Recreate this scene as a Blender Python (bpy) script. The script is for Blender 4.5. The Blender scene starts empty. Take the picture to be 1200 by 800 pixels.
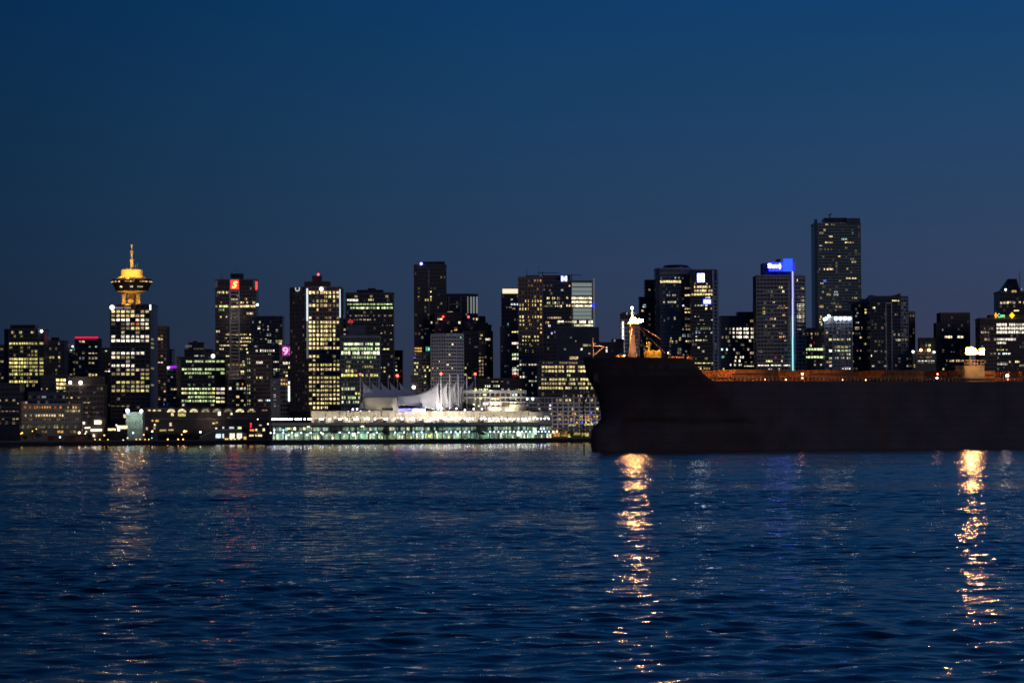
import bpy, bmesh, math, random
from mathutils import Vector, Matrix
rng = random.Random(7)
S = bpy.context.scene
COL = S.collection
F = 3700.0                                   # focal length in photo pixels (1200 wide)
EYE = 5.0
PITCH = math.atan(110.6 / F)
ROLL = -0.006
CAM_R = Matrix.Rotation(math.pi/2 + PITCH, 3, 'X') @ Matrix.Rotation(ROLL, 3, 'Z')

def P(x, y, d):
    """a point of the place seen in direction (x, y), at distance d in front"""
    v = CAM_R @ Vector(((x-600)/F, (400-y)/F, -1.0))
    v *= d / v.y
    return Vector((v.x, v.y, v.z + EYE))
def G(x, d, y=480): return P(x, y, d).xy
def ZZ(y, d, x=600): return P(x, y, d).z

# ------------------------------------------------------------------ camera, render, world
cam_d = bpy.data.cameras.new('camera'); cam = bpy.data.objects.new('camera', cam_d); COL.objects.link(cam)
cam_d.sensor_width = 36; cam_d.lens = F/1200*36; cam_d.clip_start = 1; cam_d.clip_end = 60000
cam.matrix_world = Matrix.Translation((0, 0, EYE)) @ CAM_R.to_4x4()
S.camera = cam
S.render.engine = 'CYCLES'
S.cycles.max_bounces = 4; S.cycles.diffuse_bounces = 2; S.cycles.glossy_bounces = 3
S.cycles.transmission_bounces = 2; S.cycles.use_denoising = True; S.cycles.denoising_prefilter = 'NONE'; S.cycles.denoising_input_passes = 'RGB_ALBEDO'
S.cycles.filter_width = 1.6; S.cycles.caustics_reflective = True
S.cycles.sample_clamp_indirect = 10.0; S.cycles.sample_clamp_direct = 110.0
S.view_settings.view_transform = 'Standard'; S.view_settings.look = 'None'
S.view_settings.exposure = 0; S.view_settings.gamma = 1

def build_world():
    w = bpy.data.worlds.new('World'); S.world = w; w.use_nodes = True
    nt = w.node_tree; N = nt.nodes; L = nt.links; N.clear()
    out = N.new('ShaderNodeOutputWorld'); bg = N.new('ShaderNodeBackground')
    geo = N.new('ShaderNodeNewGeometry')
    tc = N.new('ShaderNodeTexCoord'); sep = N.new('ShaderNodeSeparateXYZ'); L.new(tc.outputs['Generated'], sep.inputs[0])
    mx = N.new('ShaderNodeMath'); mx.operation = 'MAXIMUM'; mx.inputs[1].default_value = 0.0; L.new(sep.outputs['Z'], mx.inputs[0])
    sq = N.new('ShaderNodeMath'); sq.operation = 'POWER'; sq.inputs[1].default_value = 0.5; L.new(mx.outputs[0], sq.inputs[0])
    r = N.new('ShaderNodeValToRGB'); L.new(sq.outputs[0], r.inputs[0])
    stops = [(0, (.034, .036, .060)), (.148, (.031, .039, .074)), (.24, (.0215, .047, .105)), (.312, (.0105, .049, .124)),
             (.371, (.0035, .044, .138)), (.51, (.0012, .030, .118)), (.707, (.001, .016, .075)), (1, (.001, .008, .040))]
    e = r.color_ramp.elements
    e[0].position = 0; e[0].color = (*stops[0][1], 1); e[1].position = 1; e[1].color = (*stops[-1][1], 1)
    for p, c in stops[1:-1]:
        k = e.new(p); k.color = (*c, 1)
    mr = N.new('ShaderNodeMapRange'); mr.inputs['From Min'].default_value = -1; mr.inputs['From Max'].default_value = 1
    L.new(sep.outputs['X'], mr.inputs['Value'])
    r2 = N.new('ShaderNodeValToRGB'); L.new(mr.outputs[0], r2.inputs[0])
    e = r2.color_ramp.elements
    sc = 1/2.0
    e[0].position = 0; e[0].color = (.40*sc,)*3+(1,); e[1].position = 1; e[1].color = (1.8*sc,)*3+(1,)
    for x, v in ((-.16, (.40, .57, .60)), (-.06, (.76, .86, .86)), (.0, (.96, 1.0, 1.01)), (.08, (1.18, 1.1, 1.09)), (.16, (1.42, 1.19, 1.16)), (.5, (1.7, 1.5, 1.4))):
        k = e.new((x+1)/2); k.color = tuple(q*sc for q in v)+(1,)
    mul = N.new('ShaderNodeVectorMath'); mul.operation = 'MULTIPLY'; L.new(r.outputs[0], mul.inputs[0]); L.new(r2.outputs[0], mul.inputs[1])
    m2 = N.new('ShaderNodeVectorMath'); m2.operation = 'SCALE'; m2.inputs['Scale'].default_value = 2.0; L.new(mul.outputs[0], m2.inputs[0])
    sky = N.new('ShaderNodeTexSky'); sky.sky_type = 'NISHITA'; sky.sun_disc = False
    sky.sun_elevation = math.radians(-2); sky.sun_rotation = math.radians(60)
    s3 = N.new('ShaderNodeVectorMath'); s3.operation = 'SCALE'; s3.inputs['Scale'].default_value = 0.004; L.new(sky.outputs[0], s3.inputs[0])
    ad = N.new('ShaderNodeVectorMath'); ad.operation = 'ADD'; L.new(m2.outputs[0], ad.inputs[0]); L.new(s3.outputs[0], ad.inputs[1])
    L.new(ad.outputs[0], bg.inputs['Color']); bg.inputs['Strength'].default_value = .97
    L.new(bg.outputs[0], out.inputs['Surface'])
build_world()
sun_d = bpy.data.lights.new('sun', 'SUN'); sun_d.energy = 0.19; sun_d.angle = math.radians(25); sun_d.color = (1, .80, .70)
sun = bpy.data.objects.new('sun', sun_d); COL.objects.link(sun); sun.rotation_euler = Vector((-.55, .8, -.12)).to_track_quat('-Z', 'Y').to_euler()

# ------------------------------------------------------------------ materials
MATS = {}
def mat(name, base, rough=.7, metal=0, var=.25, scale=.2, emis=None, estr=0, spec=.5, sample=True):
    if name in MATS: return MATS[name]
    m = bpy.data.materials.new(name); m.use_nodes = True; nt = m.node_tree; N = nt.nodes; L = nt.links
    b = N['Principled BSDF']
    tc = N.new('ShaderNodeTexCoord'); no = N.new('ShaderNodeTexNoise'); no.inputs['Scale'].default_value = scale; no.inputs['Detail'].default_value = 4
    L.new(tc.outputs['Object'], no.inputs['Vector'])
    r = N.new('ShaderNodeValToRGB'); L.new(no.outputs['Fac'], r.inputs[0])
    e = r.color_ramp.elements; e[0].position = .3; e[1].position = .7
    e[0].color = tuple(max(0, c*(1-var)) for c in base)+(1,); e[1].color = tuple(min(1, c*(1+var)) for c in base)+(1,)
    L.new(r.outputs[0], b.inputs['Base Color'])
    b.inputs['Roughness'].default_value = rough; b.inputs['Metallic'].default_value = metal
    b.inputs['Specular IOR Level'].default_value = spec
    if emis:
        b.inputs['Emission Color'].default_value = (*emis, 1); b.inputs['Emission Strength'].default_value = estr
    m.cycles.emission_sampling = 'AUTO' if sample else 'NONE'
    MATS[name] = m; return m
def glow(name, color, strength, sample=True):
    """something that gives off light: a lamp globe, a neon tube, a backlit sign"""
    return mat(name, (.5, .5, .5), .5, 0, .05, 1, color, strength, sample=sample)

def window_material(name, source):
    """lit room behind glass: colour from the object (or a colour attribute), furniture and blinds as noise"""
    m = bpy.data.materials.new(name); m.use_nodes = True; nt = m.node_tree; N = nt.nodes; L = nt.links
    b = N['Principled BSDF']; b.inputs['Base Color'].default_value = (.02, .02, .02, 1); b.inputs['Roughness'].default_value = .2
    if source == 'object':
        oi = N.new('ShaderNodeObjectInfo'); colr = oi.outputs['Color']
    else:
        at = N.new('ShaderNodeAttribute'); at.attribute_name = 'tint'; colr = at.outputs['Color']
    geo = N.new('ShaderNodeNewGeometry')
    mp = N.new('ShaderNodeMapping'); mp.inputs['Scale'].default_value = (1.5, 1.5, 1.3); L.new(geo.outputs['Position'], mp.inputs['Vector'])
    no = N.new('ShaderNodeTexNoise'); no.inputs['Scale'].default_value = .8; no.inputs['Detail'].default_value = 2; L.new(mp.outputs[0], no.inputs['Vector'])
    mr = N.new('ShaderNodeMapRange'); mr.inputs['From Min'].default_value = .3; mr.inputs['From Max'].default_value = .7
    mr.inputs['To Min'].default_value = .12; mr.inputs['To Max'].default_value = 1.9; L.new(no.outputs['Fac'], mr.inputs['Value'])
    L.new(colr, b.inputs['Emission Color']); L.new(mr.outputs[0], b.inputs['Emission Strength'])
    m.cycles.emission_sampling = 'NONE'
    return m
M_WIN = window_material('lit_glass', 'object'); M_WIN2 = window_material('lit_glass_rows', 'attribute')

C = {  # linear tints of lit rooms and lamps
 'w': (1.0, .76, .36), 'W': (1.0, .90, .68), 'y': (.92, .80, .26), 'g': (.72, .92, .42), 'c': (.72, .90, 1.0), 'a': (1.0, .52, .13),
 'o': (1.0, .30, .05), 'r': (1.0, .03, .03), 'b': (.08, .14, 1.0), 't': (.25, .9, .65), 'G': (.42, .58, .47), 'n': (.9, .7, .45), 'v':(.6,.55,1.0)}
LV = {'1': .05, '2': .09, '3': .15, '4': .24, '5': .36, '6': .52, '7': .75, '8': 1.05, '9': 1.5}

WALLS = {
 'navy': mat('dark_blue_glass', (0.040, 0.052, 0.080), .25, 0, .3, .08),
 'black': mat('black_glass', (0.032, 0.032, 0.040), .30, 0, .3, .08),
 'brown': mat('brown_stone', (0.120, 0.092, 0.080), .8, 0, .25, .1),
 'grey': mat('grey_concrete', (.085, .085, .095), .8, 0, .25, .1),
 'greyx': mat('grey_concrete_x', (0.200, 0.200, 0.210), .8, 0, .25, .1),
 'pale': mat('pale_concrete', (0.600, 0.580, 0.580), .8, 0, .2, .1),
 'beige': mat('beige_stone', (0.400, 0.340, 0.240), .8, 0, .25, .1),
 'teal': mat('teal_glass', (0.060, 0.100, 0.104), .2, 0, .3, .08),
 'steel': mat('blue_grey_glass', (0.120, 0.150, 0.190), .25, 0, .3, .08),
}
TRIM = {
 'navy': mat('dark_blue_spandrel', (0.120, 0.132, 0.168), .6, 0, .2, .3),
 'black': mat('black_spandrel', (0.096, 0.091, 0.101), .6, 0, .2, .3),
 'brown': mat('brown_spandrel', (0.312, 0.240, 0.204), .85, 0, .2, .3),
 'grey': mat('grey_spandrel', (0.408, 0.408, 0.408), .8, 0, .2, .3),
 'pale': mat('pale_spandrel', (0.700, 0.700, 0.700), .8, 0, .12, .3),
 'beige': mat('beige_spandrel', (0.700, 0.600, 0.408), .8, 0, .2, .3),
 'teal': mat('teal_spandrel', (.30, .37, .34), .5, 0, .45, .05), 'tealx': mat('teal_spandrel_x', (0.192, 0.264, 0.264), .5, 0, .2, .3),
 'steel': mat('blue_grey_spandrel', (0.312, 0.360, 0.432), .5, 0, .2, .3),
}

# ------------------------------------------------------------------ mesh helpers
def link(name, me, m=None, parent=None):
    o = bpy.data.objects.new(name, me); COL.objects.link(o)
    if m and isinstance(me, bpy.types.Mesh) and not me.materials: me.materials.append(m)
    if parent:
        o.parent = parent
    return o
class MB:
    """collects shapes given in world coordinates; build() links them as one mesh object"""
    def __init__(s): s.v = []; s.f = []
    def add(s, vs, fs):
        b = len(s.v); s.v += [tuple(v) for v in vs]; s.f += [tuple(b+i for i in f) for f in fs]
    def box(s, c, size, rz=0):
        cx, cy, cz = c; a, b, h = (k/2 for k in size); co, si = math.cos(rz), math.sin(rz); vs = []
        for dz in (-h, h):
            for dx, dy in ((-a, -b), (a, -b), (a, b), (-a, b)):
                vs.append((cx+dx*co-dy*si, cy+dx*si+dy*co, cz+dz))
        s.add(vs, [(3, 2, 1, 0), (4, 5, 6, 7), (0, 1, 5, 4), (1, 2, 6, 5), (2, 3, 7, 6), (3, 0, 4, 7)])
    def prism(s, pts, z0, z1):
        n = len(pts); vs = [(p[0], p[1], z0) for p in pts]+[(p[0], p[1], z1) for p in pts]
        s.add(vs, [tuple(range(n-1, -1, -1)), tuple(range(n, 2*n))]+[(i, (i+1) % n, n+(i+1) % n, n+i) for i in range(n)])
    def taper(s, pts, z0, pts1, z1):
        n = len(pts); vs = [(p[0], p[1], z0) for p in pts]+[(p[0], p[1], z1) for p in pts1]
        s.add(vs, [tuple(range(n-1, -1, -1)), tuple(range(n, 2*n))]+[(i, (i+1) % n, n+(i+1) % n, n+i) for i in range(n)])
    def lathe(s, cx, cy, prof, n=24):
        b = len(s.v)
        for r, z in prof:
            for i in range(n):
                a = 2*math.pi*i/n; s.v.append((cx+r*math.cos(a), cy+r*math.sin(a), z))
        for k in range(len(prof)-1):
            for i in range(n):
                j = (i+1) % n; s.f.append((b+k*n+i, b+k*n+j, b+(k+1)*n+j, b+(k+1)*n+i))
        s.f.append(tuple(b+i for i in range(n-1, -1, -1))); s.f.append(tuple(b+(len(prof)-1)*n+i for i in range(n)))
    def tube(s, p, q, r, r2=None, n=8):
        p = Vector(p); q = Vector(q); r2 = r if r2 is None else r2
        d = (q-p).normalized(); u = d.orthogonal().normalized(); w = d.cross(u); vs = []
        for c, rr in ((p, r), (q, r2)):
            for i in range(n):
                a = 2*math.pi*i/n; vs.append(c+u*math.cos(a)*rr+w*math.sin(a)*rr)
        s.add(vs, [tuple(range(n-1, -1, -1)), tuple(range(n, 2*n))]+[(i, (i+1) % n, n+(i+1) % n, n+i) for i in range(n)])
    def ball(s, c, r, n=12, m=8, sq=1.0):
        prof = [(max(1e-3, r*math.sin(math.pi*k/m)), c[2]-r*sq*math.cos(math.pi*k/m)) for k in range(m+1)]
        s.lathe(c[0], c[1], prof, n)
    def build(s, name, m, parent=None, smooth=False):
        me = bpy.data.meshes.new(name)
        off = Vector(parent['_o']) if parent is not None and '_o' in parent else Vector((0, 0, 0))
        me.from_pydata([tuple(Vector(v)-off) for v in s.v], [], s.f)
        bm = bmesh.new(); bm.from_mesh(me); bmesh.ops.recalc_face_normals(bm, faces=bm.faces[:]); bm.to_mesh(me); bm.free()
        if smooth:
            for p in me.polygons: p.use_smooth = True
        o = link(name, me, m, parent)
        if parent is not None and '_o' in parent: o['_o'] = tuple(parent['_o'])
        return o
def thing(name, loc, label, cat, group=None):
    o = bpy.data.objects.new(name, None); COL.objects.link(o); o.location = loc; o['_o'] = tuple(loc)
    o['label'] = label; o['category'] = cat; o.empty_display_size = .5
    if group: o['group'] = group
    return o
def structure(o, kind='structure'): o['kind'] = kind; return o
def point(name, p, e, color, r=.5, spot=None, aim=None):
    l = bpy.data.lights.new(name, 'SPOT' if spot else 'POINT'); l.energy = e; l.color = color; l.shadow_soft_size = r
    o = bpy.data.objects.new(name, l); COL.objects.link(o); o.location = p
    if spot:
        l.spot_size = spot; l.spot_blend = .6
        o.rotation_euler = (Vector(aim)-Vector(p)).to_track_quat('-Z', 'Y').to_euler()
    return o

_ub = MB(); _ub.box((0, 0, 0), (1, 1, 1))
PANE = bpy.data.meshes.new('pane'); PANE.from_pydata(_ub.v, [], _ub.f); PANE.materials.append(M_WIN)

# ------------------------------------------------------------------ towers
LAND = 2.5
class Tower:
    def __init__(s, name, label, cat, d, pts, ytop, wall='black', depth=26, group='buildings of the city skyline', lod=True, ybase=None):
        s.d = d; s.wall = wall
        s.w = []; s.grids = []
        ym = (ytop+490)/2
        s.xy = [G(x, d+dd, ym) for x, dd in pts]; s.px = [x for x, dd in pts]
        mid = sum((v for v in s.xy), Vector((0, 0)))/len(s.xy)
        s.z1 = ZZ(ytop, d, (s.px[0]+s.px[-1])/2); s.ytop = ytop
        s.z0 = LAND if ybase is None else ZZ(ybase, d, s.px[0])
        s.root = thing(name, (mid.x, mid.y+depth/2, s.z0), label, cat, group)
        ymax = max(v.y for v in s.xy)
        foot = list(s.xy)+[Vector((s.xy[-1].x, ymax+depth)), Vector((s.xy[0].x, ymax+depth))]
        s.ymax = ymax; s.depth = depth
        b = MB(); b.prism(foot, s.z0, s.z1); b.build('wall', WALLS[wall], s.root)
        s.parapet(foot)
    def parapet(s, foot):
        b = MB(); n = len(foot)
        for i in range(n):
            p, q = foot[i], foot[(i+1) % n]; L = (q-p).length
            if L < .5: continue
            b.box((*((p+q)/2), s.z1+.5), (L+.5, .5, 1.0), math.atan2(q.y-p.y, q.x-p.x))
        b.build('parapet', TRIM[s.wall], s.root)
    def face(s, k, x):
        a, b = s.xy[k], s.xy[k+1]; u = (x-s.px[k])/(s.px[k+1]-s.px[k]); p = a.lerp(b, u)
        t = (b-a).normalized(); n = Vector((t.y, -t.x)); return p, n, math.atan2(t.y, t.x)
    def clad(s, k=0, cols=8, y0=None, dy=4.8, yend=None, band=.34, mull=.10, x0=None, x1=None, out=.35, wall=None):
        """spandrel bands between the floors and mullions between the bays, as one sheet of cladding"""
        xa = s.px[k] if x0 is None else x0; xb = s.px[k+1] if x1 is None else x1
        pa, n, rz = s.face(k, xa); pb, _, _ = s.face(k, xb); L = (pb-pa).length; mpx = s.d/F
        y = (y0 if y0 is not None else s.ytop+dy)-dy/2; yend = yend or 500; b = MB(); c = (pa+pb)/2
        while y < yend:
            z = ZZ(y, s.d, (xa+xb)/2)
            if s.z0 < z < s.z1-.6: b.box((c.x+n.x*out/2, c.y+n.y*out/2, z), (L, out, dy*band*mpx), rz)
            y += dy
        zt = s.z1-.02; zb = max(s.z0, ZZ(yend, s.d, xa))
        for i in range(cols+1):
            q = pa.lerp(pb, i/cols)
            b.box((q.x+n.x*(out+.12)/2, q.y+n.y*(out+.12)/2, (zt+zb)/2), (L/cols*mull+.15, out+.12, zt-zb), rz)
        b.build('cladding', TRIM[wall or s.wall], s.root)
        s.grids.append((k, cols, (y0 if y0 is not None else s.ytop+dy), dy, min(yend, 478), xa, xb))
    def pane(s, k, x, y, wpx, hpx, col, lv):
        p, n, rz = s.face(k, x); ct = abs(math.cos(rz)) or 1; mpx = p.y/F
        base = C[col]; L = lv if isinstance(lv, float) else LV[str(lv)]
        wpx *= rng.uniform(.80, 1.03); hpx *= rng.uniform(.78, 1.0); j = rng.choice((.45, .7, .85, 1, 1, 1.15, 1.35)); tint = tuple(min(3, c*L*j*rng.uniform(.93, 1.07)) for c in base)
        o_ = rng.uniform(.06, .16)
        s.w.append(((p.x+n.x*o_, p.y+n.y*o_, ZZ(y, p.y, x)), (wpx*mpx/ct, .18, hpx*mpx), rz, tint))
    def row(s, y, pat, col='w', k=0, xa=None, xb=None, wf=.74, h=2.9):
        xa = s.px[k]+.6 if xa is None else xa; xb = s.px[k+1]-.6 if xb is None else xb; n = len(pat); dx = (xb-xa)/n
        i = 0
        for i, ch in enumerate(pat):
            if ch in '. ': continue
            c = col[i % len(col)] if len(col) > 1 else col
            s.pane(k, xa+(i+.5)*dx, y, dx*wf, h, c, ch)
        return s
    def rand(s, y0, dy, nr, nc, p, col='wyWn', lv='45678', k=0, xa=None, xb=None, wf=.74, h=2.6, run=.35):
        """scattered lit rooms; run = chance that a lit room's neighbour is lit too"""
        for r in range(nr):
            prev = False; pat = ''; c = rng.choice(col)
            pr = p*rng.choice((.3, .7, 1, 1, 1.8))
            for i in range(nc):
                on = rng.random() < (run if prev else pr); pat += rng.choice(lv) if on else '.'; prev = on
            s.row(y0+r*dy, pat, c, k, xa, xb, wf, h)
        return s
    def strip(s, y, xa, xb, col='g', lv='7', k=0, seg=3.4, p=.9, h=2.4):
        n = max(1, round((xb-xa)/seg)); pat = ''
        for i in range(n): pat += (str(max(1, int(lv)-rng.choice((0, 0, 1, 2)))) if rng.random() < p else '.')
        return s.row(y, pat, col, k, xa, xb, .86, h)
    def roof(s, x0, x1, y, inset=6, dd=14, name='roof_block', wall=None, ybase=None):
        a = G(x0, s.ymax+inset-0, y); c = G(x1, s.ymax+inset, y); zb = s.z1+.0 if ybase is None else ZZ(ybase, s.d, x0)
        zt = ZZ(y, s.ymax+inset, (x0+x1)/2)
        b = MB(); b.box(((a.x+c.x)/2, a.y+dd/2, (zt+zb)/2), (abs(c.x-a.x), dd, zt-zb)); return b.build(name, WALLS[wall or s.wall], s.root)
    def antenna(s, x, y, ybase=None, r=.18, inset=8):
        a = G(x, s.ymax+inset, y); b = MB(); b.tube((a.x, a.y, s.z1-1), (a.x, a.y, ZZ(y, s.ymax+inset, x)), r, r*.6); return b.build('antenna', TRIM['black'], s.root)
    def lamp(s, x, y, r, m, name='roof_lamp', k=0):
        p = P(x, y, s.d-1.0 if k is not None else s.ymax+6)
        b = MB(); b.ball(p, r); o = b.build(name, m, s.root, True); return o
    def panel(s, x0, x1, y0, y1, m, name='sign', k=0, out=.9):
        pa, n, rz = s.face(k, x0); pb, _, _ = s.face(k, x1); c = (pa+pb)/2
        za, zb = ZZ(y0, pa.y, x0), ZZ(y1, pa.y, x0)
        b = MB(); b.box((c.x+n.x*out/2, c.y+n.y*out/2, (za+zb)/2), ((pb-pa).length, out, za-zb), rz); return b.build(name, m, s.root)
    def text(s, txt, x0, x1, y0, y1, m, k=0, out=1.1, parent=None, name='lettering', shear=0):
        pa, n, rz = s.face(k, x0); pb, _, _ = s.face(k, x1); c = (pa+pb)/2
        za, zb = ZZ(y0, pa.y, x0), ZZ(y1, pa.y, x0)
        return text_obj(txt, Vector((c.x+n.x*out, c.y+n.y*out, (za+zb)/2)), (pb-pa).length, za-zb, rz, m, parent or s.root, name, shear)
    def dim_rooms(s):
        """faint rooms: lamps behind blinds, screens left on"""
        r = random.Random(len(s.w)*7+int(s.d)); seen = [(c[0], c[2]) for c, *_ in s.w]
        for (k, cols, y0, dy, yend, xa, xb) in s.grids:
            if xb-xa < 5: continue
            dx = (xb-xa)/cols; y = y0
            while y < yend:
                for i in range(cols):
                    if r.random() < .13:
                        x = xa+(i+.5)*dx; p, n, rz = s.face(k, x); z = ZZ(y, p.y, x); w = dx*.7*p.y/F
                        if any(abs(p.x-a) < w*.9+1 and abs(z-c) < 2.2 for a, c in seen): continue
                        v = r.choice((.02, .03, .05, .05, .09, .14)); t_ = C[r.choice('wnWcyn')]
                        s.w.append(((p.x+n.x*.1, p.y+n.y*.1, z), (w*r.uniform(.5, 1), .18, dy*.55*p.y/F), rz, tuple(v*q for q in t_)))
                y += dy
    def done(s):
        s.dim_rooms()
        s.w.sort(key=lambda t: -t[1][0]*t[1][2]*(.3+max(t[3])))
        for (c, size, rz, tint) in s.w[:100]:
            o = bpy.data.objects.new('window', PANE); COL.objects.link(o); o.parent = s.root
            o.location = Vector(c)-Vector(s.root['_o']); o.rotation_euler = (0, 0, rz); o.scale = size; o.color = (*tint, 1)
        if len(s.w) > 100:
            b = MB(); 
            for (c, size, rz, tint) in s.w[100:]: b.box(c, size, rz)
            o = b.build('small_windows', M_WIN2, s.root); o['kind'] = 'stuff'
            at = o.data.color_attributes.new('tint', 'FLOAT_COLOR', 'CORNER')
            i = 0
            per = 24
            for w_i, (c, size, rz, tint) in enumerate(s.w[100:]):
                for q in range(per): at.data[w_i*per+q].color = (*tint, 1)
        return s.root
def text_obj(txt, c, w, h, rz, m, parent, name='lettering', shear=0):
    cu = bpy.data.curves.new(name, 'FONT'); cu.body = txt; cu.align_x = 'CENTER'; cu.align_y = 'CENTER'; cu.size = 1; cu.extrude = .05; cu.shear = shear
    cu.offset = .012
    o = bpy.data.objects.new(name, cu); COL.objects.link(o); cu.materials.append(m)
    bpy.context.view_layer.update()
    dx, dy = max(.01, o.dimensions.x), max(.01, o.dimensions.y)
    bb = [Vector(v) for v in o.bound_box]; cx = (min(v.x for v in bb)+max(v.x for v in bb))/2; cy = (min(v.y for v in bb)+max(v.y for v in bb))/2
    sx, sy = w/dx, h/dy
    R_ = Matrix.Rotation(rz, 3, 'Z') @ Matrix.Rotation(math.pi/2, 3, 'X')
    off = Vector(parent['_o']) if parent is not None and '_o' in parent else Vector((0, 0, 0))
    o.scale = (sx, sy, 1); o.rotation_euler = R_.to_euler(); o.location = c - R_ @ Vector((cx*sx, cy*sy, 0)) - off
    me = bpy.data.meshes.new_from_object(o); mo = bpy.data.objects.new(name, me); COL.objects.link(mo)
    mo.scale = o.scale; mo.rotation_euler = o.rotation_euler; mo.location = o.location; bpy.data.objects.remove(o)
    mo.name = name
    if parent: mo.parent = parent
    return mo
T = Tower
GW = glow('white_lamp', (.92, .95, 1), 7); GWs = glow('white_sign', (1, 1, 1), 2.2); GCOOL = glow('cool_lamp', (.55, .62, 1), 7)
GRED = glow('red_beacon', (1, .03, .04), 8, False); GREDs = glow('red_sign', (1, .010, .006), 5); GPINK = glow('magenta_sign', (.55, .01, .34), .55)
GBLUE = glow('blue_sign', (.0, .012, 1), 3); GBLUE2 = glow('blue_sign_deep', (.0, .01, .65), 1.0); GAMB = glow('amber_lamp', (1, .55, .12), 14, False)
GPUR = glow('purple_neon', (.35, .0, .65), 1.3); GGRN = glow('green_sign', (.08, .8, .2), 1.4); GYEL = glow('yellow_sign', (1, .62, .0), 1.5)
GCYAN = glow('cyan_tube', (.15, .8, .9), 2.0); GVIO = glow('violet_lamp', (.35, .3, 1), 4, False); GWARMP = glow('warm_lit_crown', (1, .78, .52), 1.1)
GMAG = glow('pink_white', (1, .55, .9), 1.1); GYS = glow('golden_letter', (1, .45, .06), 5)

# ------------------------------------------------------------------ the skyline, west (photo right) to east is seen left to right
def t_far_left():
    t = T('office_tower', 'dark flat-topped block cut by the left edge of the photo', 'building', 2760, [(-14, 0), (5, 2)], 405, 'black')
    t.clad(0, 5, 409); t.rand(409, 4.8, 17, 5, .14, 'yw', '456'); t.done()
    t = T('office_tower', 'dark tower with a stepped crown and long yellow-green lit floors', 'tower', 2650, [(5, 3), (10, 0), (45, 0), (52, 4)], 386.5, 'black')
    t.roof(12, 41, 380.6, 2, 18); t.clad(1, 6, 389.3, 4.45)
    t.row(389.3, '.8.5..6.', 'w', 1, 8, 45); t.row(394, '.3.4....', 'y', 1); t.row(402.2, '889878878', 'y', 1, wf=.86); t.row(407, '4..3.3..', 'y', 1); t.row(411.6, '...3..66', 'y', 1)
    t.row(416, '.3...334', 'y', 1)
    t.row(420.6, '8999875677', 'y', 1, wf=.88); t.row(425, '9999876666', 'y', 1, wf=.88); t.row(429.5, '8888675566', 'y', 1, wf=.85); t.row(434, '.7764..656', 'y', 1, wf=.85); t.row(438.3, '67888766.6', 'y', 1, wf=.85)
    t.row(442.6, '.3.3.3..', 'y', 1); t.row(447, '7888886666', 'y', 1, wf=.88); t.row(451.5, '......6.5.', 'y', 1)
    t.row(402.2, '8', 'y', 2); t.row(420.6, '6', 'y', 2); t.row(425, '7', 'y', 2); t.row(429.5, '7', 'y', 2); t.row(434, '7', 'y', 2); t.row(438, '7', 'y', 2)
    t.lamp(48.7, 388, 1.1, GW); t.done()
    t = T('office_tower', 'dark block with a small roof hut right of the yellow-lit stepped tower', 'building', 2720, [(50, 0), (75, 3)], 400, 'black')
    t.roof(60, 69, 395.2, 3, 8); t.clad(0, 7, 404)
    t.row(402, '.....8.', 'W', 0); t.row(408.5, '..3.3..', 'n'); t.row(418.6, '6.66.8.', 'yw'); t.row(422, '7......', 'y'); t.row(429, '.....3.', 'c'); t.row(434, '6...5..', 'y'); t.row(443.4, '567....', 'y'); t.row(446.5, '5......', 'y'); t.rand(455, 5, 3, 7, .2, 'w'); t.done()
    t = T('office_tower', 'narrow dark block with two cool roof lights left of the red-lined tower', 'building', 2800, [(74, 0), (89, 3)], 404.5, 'black')
    t.clad(0, 4, 409); t.row(411, '..7.', 'W'); t.rand(415, 4.8, 10, 4, .10, 'n'); t.lamp(78.6, 404.6, 1.0, glow('cool_lamp_small', (.6, .85, .95), 5, False)); t.lamp(85.2, 405.8, .8, MATS['cool_lamp_small']); t.done()
    t = T('office_tower', 'dark tower with a thin glowing red line along its roof edge', 'tower', 2740, [(88, 0), (115, 3)], 397.2, 'brown')
    t.roof(89.5, 113.5, 395.4, 1.5, 16); t.clad(0, 7, 400.5); t.panel(88, 115, 394.7, 396.2, glow('red_neon', (1, .0, .06), 1.4), 'roof_neon')
    t.row(400, '.77....', 'n', wf=.9); t.row(406.5, '....3.5', 'W'); t.row(413, '..5.787', 'wn', wf=.86); t.row(419.5, '....465', 'w'); t.row(425.5, '....57.', 'w'); t.row(439, '....687', 'y'); t.rand(444, 5, 4, 7, .1, 'n'); t.done()
    t = T('office_tower', 'thin dark block between the red-lined tower and the gold-crowned tower', 'building', 2820, [(115, 0), (130, 3)], 408.5, 'black')
    t.clad(0, 4, 412); t.row(410.5, '..6.', 'y'); t.row(426.6, '5...', 'W'); t.row(434, '..79', 'W'); t.rand(440, 5, 6, 4, .12, 'n'); t.done()
    t = T('apartment_block', 'small dark block with a stack of three bright yellow floors', 'building', 2600, [(48, 0), (78, 3)], 440.5, 'black')
    t.clad(0, 7, 445); t.row(445.2, '...99.', 'y', 0, 54, 77, wf=.98, h=3.2); t.row(445.2, '9999', 'y', 0, 66, 77, wf=.95, h=3.2); t.row(449.8, '9999', 'w', 0, 66, 77.5, wf=.95, h=3.4); t.row(454.3, '9999', 'w', 0, 66, 77, wf=.95, h=3.6); t.row(458, '5..7', 'y', 0, 66, 77)
    t.row(456, '7..6', 'w', 0, 48, 56); t.row(460, '6.5', 'W', 0, 48, 54); t.done()
    t = T('warehouse', 'unlit navy hall with a flat roof behind the long orange-windowed block', 'building', 2560, [(33, 0), (77, 2)], 460, 'navy')
    t.clad(0, 9, 465, 6); t.row(465, '..5...', 'c'); t.row(471.5, '6.....', 'n', 0, 29, 50); t.done()
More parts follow.
